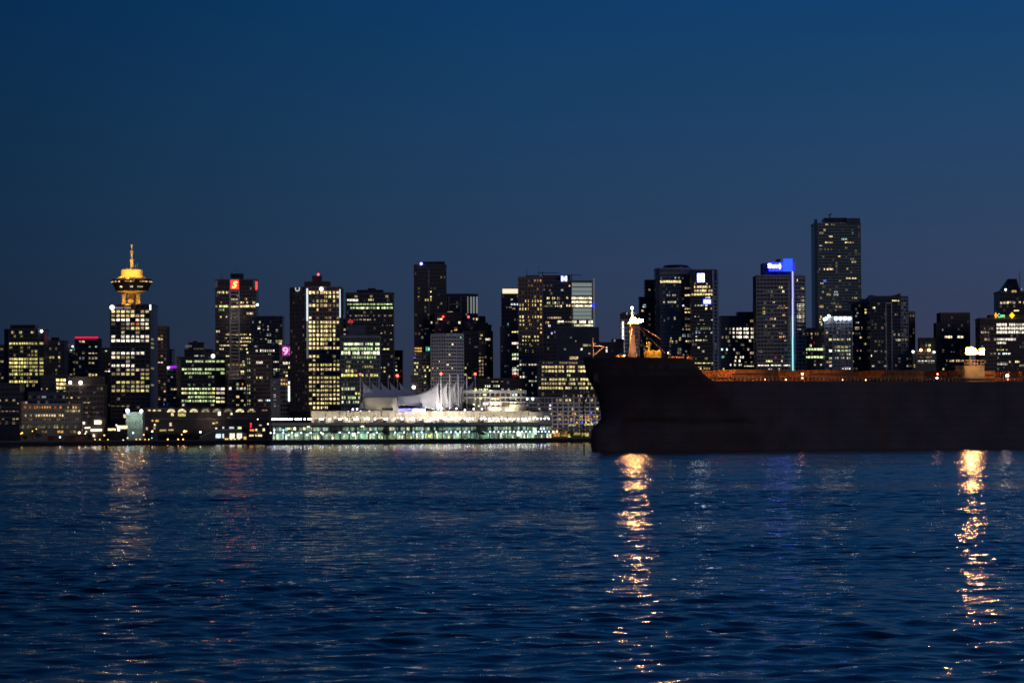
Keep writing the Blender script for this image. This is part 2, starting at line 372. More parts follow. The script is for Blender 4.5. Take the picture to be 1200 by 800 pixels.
    t = T('apartment_block', 'brownish block with a setback top and two white roof lights', 'building', 2580, [(77, 0), (121, 3)], 451.5, 'brown')
    t.roof(80, 120, 441, 3, 16, ybase=452); t.clad(0, 11, 455, 6, band=.3)
    t.lamp(82.2, 448, 1.3, glow('white_lamp_mild', (1, .95, .8), 6, False)); t.lamp(94.5, 448.2, 1.5, MATS['white_lamp_mild'])
    t.row(459, '8...3...3..', 'W', h=3.2); t.row(465.5, '77.4......', 'w', h=2.6); t.row(471, '8...55...', 'w', h=2.6); t.row(477, '..2..3.3..', 'n'); t.row(482.5, '.5.345.43.', 'y'); t.row(488, '.....4.4.', 'n'); t.row(494, '....3....', 'n'); t.done()
    t = T('waterfront_block', 'long low stone block with two rows of orange and cream windows', 'building', 2540, [(20, 0), (94, 2)], 474.3, 'beige', depth=18)
    t.clad(0, 24, 477, 5, band=.3, mull=.2)
    t.row(477, '6.6.7.7676767.6.6..6.77.', 'oa', 0, 22, 93, wf=.8); t.row(486.5, '7.7.7.99899888.79......', 'w', 0, 22, 93, wf=.8); t.row(481.3, '5667877', 'wn', 0, 76, 94); t.row(491, '..3..34.3...3', 'n', 0, 22, 93)
    t.row(499.6, '66.55..565.4.77.5.5..5.', 'yw', 0, 22, 93); t.row(505.6, '.......34...77..34.', 'a', 0, 22, 93); t.done()
    t = T('apartment_block', 'low dark block at the far left shore with mixed small windows', 'building', 2530, [(-12, 0), (23, 2)], 450, 'black')
    t.clad(0, 8, 456, 6); t.row(468.7, '..7.4.6.', 'yw', h=2.6); t.row(477, '..6.....', 'c'); t.row(482.4, '..556665', 'na', h=2.8); t.row(490, '...4..66', 'w'); t.row(495, '..5.5.7.', 'na'); t.row(472, '.....7', 'w', 0, 10, 22); t.done()
t_far_left()

def t_harbour():
    t = T('observation_tower', 'tall office tower crowned by a golden lit saucer and spire', 'tower', 2650, [(129, 0), (176.5, 0), (180.5, 14)], 357.5, 'black', depth=28)
    t.clad(0, 8, 365, 4.87, 490, band=.3, mull=.13, x0=130, x1=176)
    R = ['88888.56', '78888880', '9999.997', '2.35688', '..347778', '..6..5..', '8.887888', '99999977', '........', '........', '8898998.', '87566...', '...4....', '99998...', '.4.66756',
         '56677.67', '......66', '.766566.', '4.5.7665', '76656787']
    colr = ['w', 'w', 'W', 'waWW', 'w', 'w', 'W', 'W', 'w', 'w', 'W', 'Ww', 'W', 'W', 'n', 'wy', 'y', 'y', 'wg', 'yw']
    for i, (r, c) in enumerate(zip(R, colr)):
        r = (r.replace('0', '.')+'.'*8)[:8]; t.row(365+4.87*i, r, c, 0, 130, 175.5, wf=.74, h=3.1)
    t.row(379.4, '5', 'b', 0, 130, 134); t.row(379.4, '7', 'o', 0, 153, 157); t.row(379.4, '7', 'r', 0, 159, 162); t.row(379.6, '99', 'W', 0, 164, 175)
    t.rand(378, 4.87, 18, 1, .5, 'yn', '345', 1, wf=.5)
    t.rand(475, 5, 4, 8, .12, 'w', '356')
    m = glow('pale_lit_sign', (.75, .78, .8), .35)
    p, n, rz = t.face(0, 131.6); b = MB(); zc = ZZ(360.2, t.d, 131.6)
    b.tube((p.x, p.y-.1, zc), (p.x, p.y-1.3, zc), 2.0, n=16); b.build('round_sign', GWs, t.root)
    t.text('Harbour Centre', 135, 153.5, 359, 361.8, m, 0)
    t.panel(175.6, 177.2, 357, 363.2, GWs, 'light_bar')
    # crown
    cx, cy = G(154.6, 2664, 340); mpx = 2664/F
    def z(y): return ZZ(y, 2664, 154.6)
    gold = mat('gold_lit_concrete', (.62, .50, .28), .7, 0, .15, .3); dark = mat('saucer_glass', (.035, .028, .026), .3, 0, .2, .5)
    b = MB(); b.lathe(cx, cy, [(8.6, z(357.6)), (8.6, z(356.5))], 24); b.build('crown_base', TRIM['black'], t.root)
    for dx, rr in ((-8.2, 2.0), (8.2, 2.0), (-3.6, 1.3), (4.2, 1.6)):
        b = MB(); b.lathe(cx+dx*mpx, cy-(6 if abs(dx) > 6 else 2), [(rr*1.25, z(357.3)), (rr, z(353)), (rr*.9, z(347)), (rr*1.3, z(343.8))], 12); b.build('crown_leg', gold, t.root, True)
    b = MB(); b.ball((cx, cy-7, z(352.8)), 2.6, 16, 10); b.build('crown_ball', gold, t.root, True)
    b = MB(); b.lathe(cx, cy, [(3.4, z(357.3)), (3.2, z(343.6))], 20); b.build('crown_core', gold, t.root, True)
    b = MB(); b.lathe(cx, cy, [(6.5*1, z(344.2)), (12.4, z(342.2)), (13.6, z(340.9))], 40); b.build('saucer_underside', gold, t.root, True)
    b = MB(); b.lathe(cx, cy, [(13.6, z(340.9)), (14.6, z(336.8)), (17.3, z(330.2)), (17.9, z(328.6)), (15.2, z(326.6)), (12.9, z(325.9))], 48); sa = b.build('saucer', dark, t.root)
    b = MB(); b.lathe(cx, cy, [(12.9, z(325.9)), (10.4, z(324.1)), (9.3, z(323.6))], 40); b.build('saucer_roof', gold, t.root, True)
    b = MB(); b.lathe(cx, cy, [(9.3, z(323.6)), (9.2, z(316.2)), (8.8, z(315.9))], 32); b.build('roof_drum', gold, t.root)
    for i in range(26):
        a = math.pi+math.pi*(i+.5)/26
        if rng.random() < .72:
            o = bpy.data.objects.new('saucer_window', PANE); COL.objects.link(o); o.parent = t.root; r = 17.35
            o.location = Vector((cx+r*math.cos(a), cy+r*math.sin(a), z(330.6)))-Vector(t.root['_o']); o.rotation_euler = (0, 0, a+math.pi/2); o.scale = (1.5, .3, .9)
            L = rng.uniform(.3, 1.2); o.color = (L, .68*L, .3*L, 1)
    for a, L in ((math.pi*1.33, 1.3), (math.pi*1.53, .8), (math.pi*1.66, .3), (math.pi*1.72, .4)):
        o = bpy.data.objects.new('saucer_window', PANE); COL.objects.link(o); o.parent = t.root
        o.location = Vector((cx+14.9*math.cos(a), cy+14.9*math.sin(a), z(336.6)))-Vector(t.root['_o']); o.rotation_euler = (0, 0, a+math.pi/2); o.scale = (2.2, .5, 1.3); o.color = (L, .85*L, .6*L, 1)
    b = MB(); b.lathe(cx, cy, [(1.9, z(316)), (1.4, z(312)), (1.15, z(306.5)), (1.9, z(305.2)), (2.1, z(304)), (.8, z(303.8)), (.85, z(296.4)), (1.6, z(295.2)), (1.5, z(294.2)), (.6, z(294)), (.65, z(288)), (1.2, z(287.2)), (1.1, z(286.4)), (.4, z(286.2)), (.22, z(280))], 12)
    b.build('spire', gold, t.root, True)
    for dx, yt in ((-6, 311), (4.2, 309.5), (6.5, 308)):
        b = MB(); b.tube((cx+dx*mpx, cy, z(316)), (cx+dx*mpx, cy, z(yt)), .18, .1); b.build('antenna', gold, t.root)
    gc = (1, .50, .08)
    point('crown_uplight', (cx-2, cy-15.5, z(356)), 2100, gc, .5); point('crown_uplight', (cx+9, cy-14, z(355)), 1700, gc, .5); point('crown_uplight', (cx-10.5, cy-12.5, z(355)), 1700, gc, .5)
    for dx in (-11, 0, 11): point('drum_uplight', (cx+dx, cy-16-(6 if dx == 0 else 0), z(321.5)), 9500, gc, .5, 2.6, (cx, cy, z(321)))
    point('spire_uplight', (cx-4, cy-6.5, z(311)), 1300, (1, .7, .3), .4); point('spire_uplight', (cx+4, cy-5.5, z(300)), 900, (1, .7, .3), .4); point('spire_uplight', (cx-3, cy-5, z(291)), 600, (1, .6, .3), .4)
    t.done()
    t = T('apartment_tower', 'dark stepped tower with scattered warm windows right of the golden saucer tower', 'tower', 2740, [(178, 0), (195, 3)], 383, 'brown')
    t.clad(0, 5, 387); t.row(390.6, '.8...', 'W'); t.row(394, '...5.', 'w'); t.row(397, '786..', 'w', wf=.9); t.row(398, '...8.', 'w'); t.row(404.4, '.9...', 'W', h=4); t.row(417.8, '...8.', 'w'); t.row(424, '5588.', 'nW'); t.row(433.8, '.7...', 'W'); t.row(440, '.8...', 'W', h=3.5); t.row(447, '..7..', 'w'); t.row(450, '...4', 'n'); t.row(453, '.7...', 't'); t.row(466.6, '..7..', 'w'); t.rand(458, 5, 6, 5, .12, 'n'); t.done()
    t = T('apartment_tower', 'slim dark tower with a slanted shoulder behind the purple neon sign', 'building', 2800, [(194, 0), (201, 2)], 410, 'black')
    t.clad(0, 3, 414); t.rand(414, 5, 12, 3, .12, 'n'); t.done()
    t = T('office_block', 'small grey block with a purple neon line on its roof', 'building', 2640, [(196, 0), (213, 2)], 430.5, 'grey')
    t.clad(0, 5, 436); t.panel(198.5, 210, 428.4, 431.3, GPUR, 'roof_neon'); t.lamp(197, 430.6, .8, GW)
    t.row(441.6, '.5.45', 'Wc', h=1.5); t.row(456, '.6888', 'w', h=2.4); t.row(466.8, '..6..', 'y'); t.row(473.4, '7..6', 'b', 0, 191.5, 197); t.done()
t_harbour()

def t_scotia():
    t = T('office_tower', 'octagonal stepped office block with long greenish lit floors', 'tower', 2600, [(207, 8), (212, 0), (252, 0), (264, 10)], 419, 'black')
    t.roof(216, 249, 409, 3, 22, 'middle_tier', ybase=420); t.roof(221, 239, 401, 8, 12, 'top_tier', ybase=410); t.roof(226, 231, 399.5, 10, 4, 'roof_hut', ybase=402)
    t.clad(1, 10, 423.3, 4.65); t.row(405.5, '3333', 'n', 1, 217, 225); t.row(408.5, '222222', 'n', 1, 227, 239, h=2)
    t.row(417.2, '.57.43', 'cW', 1, 225, 240); t.lamp(249.6, 417, 1.5, MATS['white_lamp_mild']); t.row(423.3, '.888.77777.77777', 'g', 1, 216, 257-5, wf=.95, h=2.4)
    def st(y, lv, xa=213, xb=252, col='g', p=.96): t.strip(y, xa, xb, col, lv, 1, 3.0, p, 2.5)
    st(432.5, '8'); st(437.1, '8', 216, 248); t.row(441.5, '..4....44', 'g', 1); st(450.6, '4', 220, 250, p=.3); st(455.4, '9', 212.5); st(460.3, '9', 212.5, 252, 'gyWg'[:1]); st(465, '8', 220); st(469.6, '9', 212.5); t.row(474, '6......5', 'W', 1)
    t.row(423.3, '76', 'g', 2); t.row(432.5, '56', 'g', 2); t.row(437, '.6', 'g', 2); t.row(455.4, '89', 'W', 2); t.row(460.3, '87', 'W', 2); t.row(460.3, '87', 'a', 1, 214, 219); t.row(460.3, '8', 'a', 1, 248, 252); t.row(466, '77', 'W', 2, h=2); t.row(470.5, '99', 'w', 2); t.done()
    t = T('bank_tower', 'tall dark tower with a red square sign above a pale ladder-like core', 'tower', 2700, [(252.5, 0), (300, 3)], 328.3, 'black')
    t.roof(270, 285, 320.5, 8, 8, 'roof_mast_base'); 
    for x, y in ((272, 318), (277, 313), (281, 316), (284, 319), (259, 320), (261, 322)): t.antenna(x, y)
    t.clad(0, 12, 338, 4.2, band=.32)
    t.panel(252.5, 255, 328.6, 337, TRIM['grey'], 'corner_panel'); t.panel(297.5, 300, 328.6, 337, TRIM['grey'], 'corner_panel')
    # ladder
    grey = mat('ladder_concrete', (.42, .41, .42), .8)
    t.panel(269, 270.9, 326.3, 434.5, grey, 'core_rail', out=1.6); t.panel(279.4, 281.3, 326.3, 434.5, grey, 'core_rail', out=1.6)
    y = 341.0
    while y < 436: t.panel(270.9, 279.4, y-.8, y+.8, grey, 'core_rung', out=1.4); y += 4.2
    t.panel(270.9, 279.4, 326.3, 328.2, grey, 'core_rung', out=1.4)
    sg = t.panel(270.9, 279.4, 328.4, 338.6, GREDs, 'sign', out=1.2); t.text('S', 272.2, 278.6, 329.8, 337.4, GYS, out=1.35, shear=.35)
    t.panel(299.6, 301.8, 330, 339.2, GREDs, 'side_sign', out=.8); t.lamp(301.6, 357, 1.0, GW)
    t.row(342.5, '.8888.87', 'w', 0, 252.5, 269, wf=.9); t.row(346, '...6', 'w', 0, 270, 280); t.row(350, '79', 'w', 0, 271, 279, wf=.9); t.row(350, '.8', 'a', 0, 284, 290, h=3.2); t.row(354.2, '.6.', 'a', 0, 256, 263); t.row(354.2, '6788.7', 'w', 0, 277, 291); t.row(354.2, '7', 'w', 0, 296, 299, wf=.9)
    t.row(358.7, '7.99997', 'y', 0, 252.6, 269, wf=.97, h=2.6); t.row(358.7, '9999', 'w', 0, 271, 279.5, wf=.98, h=3.2); t.row(358.7, '89999888', 'w', 0, 280, 299.5, wf=.97, h=2.6)
    t.row(362.8, '.6767', 'g', 0, 254, 263); t.row(367, '.8997', 'w', 0, 287, 297); t.row(371, '.8.7', 'w', 0, 254, 267, wf=.6); t.row(388, '77', 'w', 0, 253, 258); t.row(387.5, '78..', 'w', 0, 253, 262)
    t.row(391.2, '.78', 'w', 0, 261, 269, wf=.9); t.row(391.2, '98', 'w', 0, 271, 279.5, wf=.9); t.row(391.2, '6667.9', 'w', 0, 281, 294, wf=.9)
    t.row(395.4, '8', 'w', 0, 263, 266.5); t.row(395.4, '.99999', 'w', 0, 280, 294, wf=.95); t.row(399.6, '7', 'w', 0, 253, 256.5); t.row(399.6, '9.9', 'w', 0, 271, 279.5, wf=.9); t.row(399.6, '99999', 'w', 0, 281, 294, wf=.95); t.row(399.6, '7', 'w', 0, 266, 269)
    t.row(404, '.678888', 'w', 0, 255, 269, wf=.95); t.row(404, '5.86', 'a', 0, 271, 279.5); t.row(404, '.8788', 'w', 0, 280, 290, wf=.9); t.row(408.3, '788.', 'w', 0, 257, 264, wf=.95); t.row(408.3, '77.8', 'y', 0, 280, 290); t.row(416.4, '88', 'y', 0, 264, 269.5, wf=.95)
    t.row(412.5, '9', 'W', 0, 289, 291); t.row(424, '9', 'W', 0, 283, 287, h=3); t.row(428, '8', 'W', 0, 266, 270); t.row(428, '77', 'a', 0, 271, 279.5); t.row(428, '889', 'y', 0, 281, 287, wf=.97); t.row(436, '9', 'w', 0, 281.5, 286.5, h=4); t.row(436, '776', 'w', 0, 263, 269, h=2); t.row(447, '7.6', 'W', 0, 257, 262)
    t.done()
    t = T('apartment_block', 'brown mid-rise with rows of arch-top windows below the red-sign tower', 'building', 2580, [(267, 0), (290, 2)], 446, 'brown')
    t.clad(0, 5, 450, 5); t.row(450, '..5..', 'g'); t.row(450, '..7', 'o', 0, 278, 286); t.row(455, '9.787', 'W'); t.row(460, '....3', 'n'); t.row(464.6, '..8..', 'w', h=3.4); t.row(469, '.5..6.', 'y'); t.row(474, '..5.6', 'y'); t.done()
    t = T('apartment_tower', 'grey-brown slab with a ladder of small paired windows down its edge', 'tower', 2560, [(288, 0), (318, 2)], 417, 'brown')
    t.clad(0, 10, 420, 4.5)
    for y in (420.5, 425, 434, 441.5, 452, 455.5, 460, 469, 472.5): t.row(y, '56', 'yg', 0, 289.5, 293.5)
    t.row(424.6, '8988', 'W', 0, 300, 308); t.row(442.2, '8.98', 'y', 0, 300, 308); t.row(468.7, '888', 'W', 0, 302.5, 307.5, wf=.95); t.row(468.4, '899', 'c', 0, 310.5, 316.5, wf=.95, h=3.2); t.done()
    t = T('office_tower', 'dark blue glass tower with white and lemon windows right of the red-sign tower', 'tower', 2680, [(294.5, 0), (331, 3)], 371.5, 'navy')
    t.roof(306, 322, 370, 3, 12); t.clad(0, 12, 377, 4.2)
    t.row(377.5, '.64.....', 'c', 0, 295, 303); t.row(377.5, '.7', 'y', 0, 301, 306); t.row(383, '6', 'W', 0, 313, 315.5, h=3); t.row(384, '9', 'W', 0, 301.5, 305.5, h=3.4); t.row(387, '4.7', 'n', 0, 308, 315.5); t.row(387.3, '9', 'w', 0, 323, 326.5, h=2.8)
    t.row(392, '66', 'cW', 0, 312, 318); t.row(396.5, '5.7', 'y', 0, 305, 313); t.row(400, '7', 'W', 0, 313, 319); t.row(400, '7788', 'y', 0, 323, 331); t.row(402.5, '7', 'W', 0, 326, 331); t.row(405, '6', 'W', 0, 298, 302)
    t.row(411, '8.8889898', 'W', 0, 299.5, 322.5, wf=.7, h=3.2); t.row(415.5, '7', 'g', 0, 314, 318); t.row(424.4, '7788986.', 'W', 0, 311, 329); t.row(428.5, '.4...', 'g', 0, 311, 329); t.row(433.3, '5.9958', 'gW', 0, 315, 331, h=3.2); t.row(437.6, '.6..', 'g', 0, 317, 329); t.row(446, '7', 'y', 0, 310, 315); t.row(455, '6', 'g', 0, 325, 329); t.row(460.3, '7', 'y', 0, 325, 330); t.done()
    t = T('lattice_tower', 'slender grey frame tower with stacked white lights near the pier', 'tower', 2520, [(317.5, 0), (328, 1)], 445, 'grey', depth=8)
    t.clad(0, 3, 447, 2.2, 492, band=.5); t.strip(448, 319, 323, 'W', '4', 0, 2, .3)
    for y in (455, 462.5, 465, 468, 472.5, 475.5): t.row(y, '6', 'W', 0, 320, 323.5, wf=.8, h=1.6)
    t.done()
    t = T('office_block', 'narrow grey block topped by a glowing magenta screen sign', 'building', 2580, [(328, 0), (341, 1)], 405, 'grey')
    t.clad(0, 4, 420, 5); t.panel(330.6, 342, 405.6, 416.4, GPINK, 'sign', out=1.2)
    t.text('9!', 331.3, 341.2, 406.8, 415.8, GMAG, out=1.5)
    t.row(425.4, '.987', 'W', wf=.9); t.row(430.5, '...9', 'w'); t.row(436.5, '.67.', 'y'); t.row(449.5, '77.8', 'w'); t.panel(337.6, 341, 452, 470, glow('white_tube', (1, 1, .9), 2), 'light_tube', out=.8); t.panel(338, 340.6, 447, 449, MATS['white_tube'], 'light_tube', out=.8)
    t.rand(440, 5, 6, 4, .2, 'wa'); t.done()
t_scotia()

def t_centre():
    t = T('office_tower', 'massive brown-black tower with eight columns of bright windows and lit corner tubes', 'tower', 2560, [(340.5, 16), (360, 0), (399.5, 3)], 337, 'brown', depth=30)
    t.roof(356.5, 386, 329.6, 4, 18); t.roof(365.5, 376.5, 322.8, 8, 10, ybase=330); t.clad(1, 9, 342.7, 5.0, 482, band=.32, mull=.16, x0=361.5, x1=398.4); t.clad(0, 7, 342.7, 5.0, 482, band=.32, mull=.3)
    rows = [(342.7, '99989988'), (347.6, '....6888'), (352.6, '..877.6.'), (357.8, '89679655'), (362.8, '..7..3..'), (372, '9.5.45.4'), (377.5, '88788788'), (382.4, '9888988.'), (387.5, '9999979.'), (392.5, '8898878.'), (397.5, '88998988'), (402.5, '88888.5.'),
            (407.6, '89889887'), (417.3, '899...5.'), (421.3, '.7......'), (427.2, '88688888'), (432.6, '89789988'), (437.3, '.3.3....'), (442.2, '88888777'), (447.2, '88888777'), (452.2, '77.86766'), (457, '76768788'), (462.2, '.8788888'), (467, '7.788988'), (472, '88998888'), (477.4, '.8898...')]
    for y, p in rows: t.row(y, p, 'wyw'[int(y) % 3], 1, 361.3, 398.2, wf=.72, h=3.3)
    t.rand(345, 5, 27, 7, .12, 'n', '11122', 0)
    t.row(338.6, '...8....', 'W', 1, 361.3, 398.2)
    t.panel(359.2, 361.2, 338, 376, glow('corner_tube', (.75, .92, 1), 1.0), 'corner_tube', 1); t.panel(359.2, 361.2, 376, 420, glow('corner_tube_dim', (.6, .8, .9), .12), 'corner_tube', 1)
    t.panel(398, 399.3, 339, 372, MATS['corner_tube'], 'corner_tube', 1)
    p, n, rz = t.face(1, 377); zc = ZZ(338.6, p.y, 377); b = MB(); b.tube((p.x, p.y, zc), (p.x, p.y-1.3, zc), 1.6, n=16); b.build('round_sign', GWs, t.root)
    mu = glow('hoop_tube', (.7, .85, .75), .8)
    p, n, rz = t.face(0, 350); zc = ZZ(338.5, p.y, 350); b = MB(); q = []
    tt = Vector((math.cos(rz), math.sin(rz)))
    for i in range(11):
        a = math.radians(150+i*24); v = p+n*1.0+tt*(2.6*math.cos(a)); q.append(Vector((v.x, v.y, zc+1.9*math.sin(a)+.2)))
    for i in range(10): b.tube(q[i], q[i+1], .33)
    b.build('hoop_sign', mu, t.root)
    t.lamp(373, 321.6, .9, GRED, 'beacon'); t.antenna(360.5, 331); t.done()
    t = T('office_block', 'dark gap building with one white roof light beside the massive brown tower', 'building', 2760, [(399, 0), (412, 2)], 372, 'navy')
    t.clad(0, 4, 376); t.lamp(400.6, 371, 1.0, GW); t.row(386.3, '.77.', 'n'); t.row(392, '.66.', 'n'); t.rand(397, 5, 8, 4, .1, 'n'); t.done()
    t = T('office_tower', 'black slab with white-green upper floors and a small red sign', 'tower', 2690, [(405.5, 0), (461, 3)], 343.8, 'black')
    t.roof(418, 449, 339.5, 4, 18); t.roof(431, 440, 337.6, 8, 8, ybase=340); t.clad(0, 14, 347, 4.7)
    t.row(347.3, '..4...4...5.', 'n'); t.row(351.5, '98998', 'W', 0, 407, 420, wf=.98, h=2.8); t.row(351, '.7878.', 'y', 0, 430, 440); t.row(356.4, '887777777777777788988', 'g', 0, 407, 460, wf=.98, h=1.7); t.row(360.6, '.6788888866668.88888', 'g', 0, 408, 460.5, wf=.95, h=2.7)
    t.row(360.6, '.99999', 'W', 0, 416, 428, wf=.95); t.row(369.3, '3.54554.3.5.4.4', 'n', 0, 409, 460); t.row(374, '3.34..4.55.4..', 'n', 0, 409, 446); t.row(373.8, '667', 'n', 0, 420, 435); t.row(369.3, '5', 'y', 0, 455, 460); t.row(381.7, '5..4.5.9', 'w', 0, 448, 461, h=2.4); t.row(391, '7....5', 'w', 0, 446, 459); t.row(397, '.6', 'w', 0, 452, 460)
    t.panel(408, 410.3, 375.3, 378.4, glow('deep_red_sign', (.85, 0, .01), .8), 'sign'); t.panel(411.2, 413.8, 375.3, 378.4, MATS['deep_red_sign'], 'sign')
    t.row(409, '9999', 'y', 0, 448.5, 456, wf=.98, h=1.9); t.row(430, '8', 'W', 0, 444, 447.5); t.row(434.5, '9', 'y', 0, 448, 452, h=3.6); t.row(430, '.6', 'y', 0, 445, 452); t.row(441, '6', 'y', 0, 455, 458)
    t.done()
    t = T('office_tower', 'narrow dark wing with one red dot light behind the white sails', 'building', 2780, [(460, 0), (471.5, 2)], 411.5, 'black')
    t.clad(0, 4, 415); t.row(429, '.7..', 'w', h=2); t.row(433, '.9..', 'W', h=3.2); t.row(440, '.6..', 'a'); t.lamp(466, 440.7, 1.0, GRED, 'beacon'); t.done()
    t = T('office_block', 'green-lit glass block with a bright white top floor beside the sails', 'building', 2520, [(399.5, 0), (445, 3)], 394.5, 'teal')
    t.panel(401, 447, 393.8, 395.8, TRIM['teal'], 'cornice'); t.clad(0, 12, 403, 5.2, band=.22)
    t.roof(408, 427, 381, 3, 12, wall='steel', ybase=395)
    t.row(403, '.6899999976.8899.99', 'WgWg', 0, 400, 445, wf=.95, h=3.0); t.row(403, '999999', 'W', 0, 404, 421, wf=1.0, h=2.4); t.row(408.5, '.8877888778778.99', 'g', 0, 400, 445, wf=.92, h=3.2); t.row(413.4, '9888.899.89988999', 'gW', 0, 400, 445, wf=.95, h=3.8)
    t.row(418.5, '....5667558866', 'g', 0, 400, 441, h=2.8); t.row(424, '..44..3.4..8..', 'g', 0, 400, 442, h=2); t.row(429.5, '..46.....45665..', 'y', 0, 400, 443); t.row(434.5, '..9977..', 'y', 0, 400, 419, wf=.95, h=3.8); t.row(434, '....45', 'y', 0, 400, 419)
    t.row(439.6, '99999999..8.7.7777', 'y', 0, 400, 443, wf=.97, h=3.0); t.row(450, '.4.3', 'n', 0, 400, 408); t.row(455.3, '9788877', 'gW', 0, 400, 416, wf=.8, h=3.4); t.row(461, '.....87', 'y', 0, 400, 422); t.row(465.7, '88.6788.7', 'g', 0, 400, 422, h=3.4); t.row(471, '9.67.778', 'Wyg', 0, 400, 421, h=3); t.done()
    # dark pair left of the open sky gap
    t = T('office_tower', 'tall black slab tower with a violet roof light and few lit rooms', 'tower', 2720, [(485.5, 0), (523, 3)], 311, 'black')
    t.roof(496, 521, 306.4, 3, 16); t.clad(0, 10, 316, 4.4); t.lamp(493.6, 309, 1.2, GVIO); t.antenna(487.6, 305.5, inset=3)
    p = t.panel(502.3, 503.3, 316, 470, TRIM['grey'], 'facade_fin')
    t.row(341.3, '9', 'w', 0, 504, 506.3, h=3); t.row(344.7, '3', 'c', 0, 512, 517, h=2); t.row(348, '6', 'w', 0, 489.5, 492, h=2.4); t.row(348.5, '9', 'w', 0, 503.5, 506.5, h=3.4); t.row(351.4, '7', 'y', 0, 504, 506); t.row(351.5, '667', 'y', 0, 498, 503); t.row(364.5, '3', 'w', 0, 497.5, 500); t.row(378, '6', 'W', 0, 504.5, 507, h=2.6); t.row(381, '5', 'n', 0, 491.5, 494); t.row(384.6, '555', 'y', 0, 498, 503.5, h=1.8); t.row(388, '3', 'y', 0, 507, 509)
    t.done()
    t = T('office_tower', 'dark tower with vertical white stripes on its right shoulder', 'tower', 2790, [(523, 0), (549, 0), (560, 8)], 345.2, 'black')
    t.panel(526.5, 541, 355.5, 357, TRIM['grey'], 'facade_band'); t.panel(526, 527, 348, 400, TRIM['grey'], 'facade_fin'); t.panel(540, 541, 348, 400, TRIM['grey'], 'facade_fin')
    ms = glow('pale_stripe', (.6, .65, .62), .30)
    for x in (548.6, 552, 555.2, 558.8): t.panel(x-.5, x+.5, 347.5, 367, ms, 'light_stripe', 1 if x > 549 else 0)
    t.clad(0, 7, 350, 4.6, band=.28, mull=.06); t.row(366.4, '.89986', 'W', 0, 523.5, 532); t.row(374, '.5.999', 'W', 0, 522, 532, wf=.95, h=3.4); t.row(374.3, '6889', 'w', 0, 513, 519) if False else None
    t.done()
    t = T('office_block', 'dark stepped block with gold windows in front of the striped tower', 'building', 2700, [(510, 0), (541, 2)], 368, 'black', lod=False)
    t.row(374.4, '8899', 'w', 0, 513, 518.7, wf=.97, h=3.4); t.row(378, '.88', 'W', 0, 536, 540, h=3); t.row(385.6, '88', 'a', 0, 532, 536, wf=.9, h=4); t.row(389, '5', 'W', 0, 528.5, 530.5, h=4.5); t.lamp(519.3, 371, .8, GRED, 'beacon'); t.clad(0, 7, 373); t.row(386, '7..', 'r', 0, 515, 520, h=1); t.done()
    # domed tower
    t = T('domed_tower', 'dark tower with a rounded dome roof and a red beacon', 'tower', 2660, [(541, 0), (561, 0), (577.5, 4)], 389, 'black', depth=30)
    cx, cy = G(549.5, 2672, 385); b = MB(); z = lambda y: ZZ(y, 2672, 549.5)
    b.lathe(cx, cy, [(8.8, z(389.5)), (8.6, z(384)), (7.4, z(379)), (5.2, z(375.4)), (2.4, z(373.2)), (.4, z(372.6))], 24); b.build('dome', WALLS['navy'], t.root, True)
    t.lamp(549, 371.3, .9, GRED, 'beacon'); t.roof(557, 572, 378, 5, 12, 'shoulder', ybase=389.5); t.clad(0, 7, 393, 4.2); t.clad(1, 5, 393, 4.2)
    b = MB(); a0 = G(572, 2670); a1 = G(577, 2670); zt = ZZ(380, 2670, 572)
    b.add([(a0.x-1, a0.y, z(389.5)), (a1.x, a1.y, z(389.5)), (a0.x-1, a0.y, zt), (a0.x-1, a0.y+10, z(389.5)), (a1.x, a1.y+10, z(389.5)), (a0.x-1, a0.y+10, zt)], [(0, 1, 2), (3, 5, 4), (0, 2, 5, 3), (1, 4, 5, 2), (0, 3, 4, 1)]); b.build('sloped_roof', WALLS['black'], t.root)
    t.row(373.8, '8', 'w', 0, 555, 558.5) if False else None
    t.row(397.5, '9999', 'W', 1, 569, 575, wf=1, h=3) ; t.row(407, '.44', 'n', 0, 554, 560); t.row(392.5, '7', 'w', 1, 563, 566); t.row(396, '5', 'w', 1, 561.5, 564.5)
    for y, p_ in ((419.4, '45'), (423, '84'), (427, '35'), (431, '34'), (435, '43'), (438.7, '44')): t.row(y, p_, 'wna', 1, 560.5, 567)
    t.row(431, '88', 'y', 0, 543, 547, wf=1, h=2) ; t.row(438.7, '87', 'y', 0, 543, 547, wf=1, h=2); t.row(443, '987', 'y', 0, 549, 553, wf=1, h=2.2); t.row(404, '3', 'W', 1, 572.5, 574.5); t.row(420, '3', 'w', 1, 574, 577)
    t.row(443, '7', 'y', 1, 571, 574); t.done()
    t = T('office_tower', 'dark shouldered tower with two pale lit rooms right of the dome', 'building', 2720, [(559, 0), (576, 4)], 381.5, 'black')
    t.roof(560, 569, 372.5, 2, 10, 'upper_tier'); t.done()
    o = t
    t = T('office_block', 'upper block with cream lit windows glowing behind the dome', 'building', 2740, [(554, 0), (568.6, 2)], 371.5, 'brown')
    t.row(373.8, '8.88', 'w', 0, 554.5, 561.5); t.row(378.7, '99999', 'W', 0, 562, 568, wf=1, h=2.4); t.row(376, '4444', 'n', 0, 562, 568, wf=1, h=5); t.done()
    # pale round hotel
    t = T('hotel_block', 'pale curved hotel with regular dark window rows above the sails', 'hotel', 2480, [(505.5, 5), (523, 0), (535, 1), (543, 6)], 392, 'pale', depth=24)
    for k, c in ((0, 6), (1, 4), (2, 3)): t.clad(k, c, 395.2, 4.05, 470, band=.52, mull=.28 if k == 0 else .1, out=.5)
    dk = WALLS['navy']
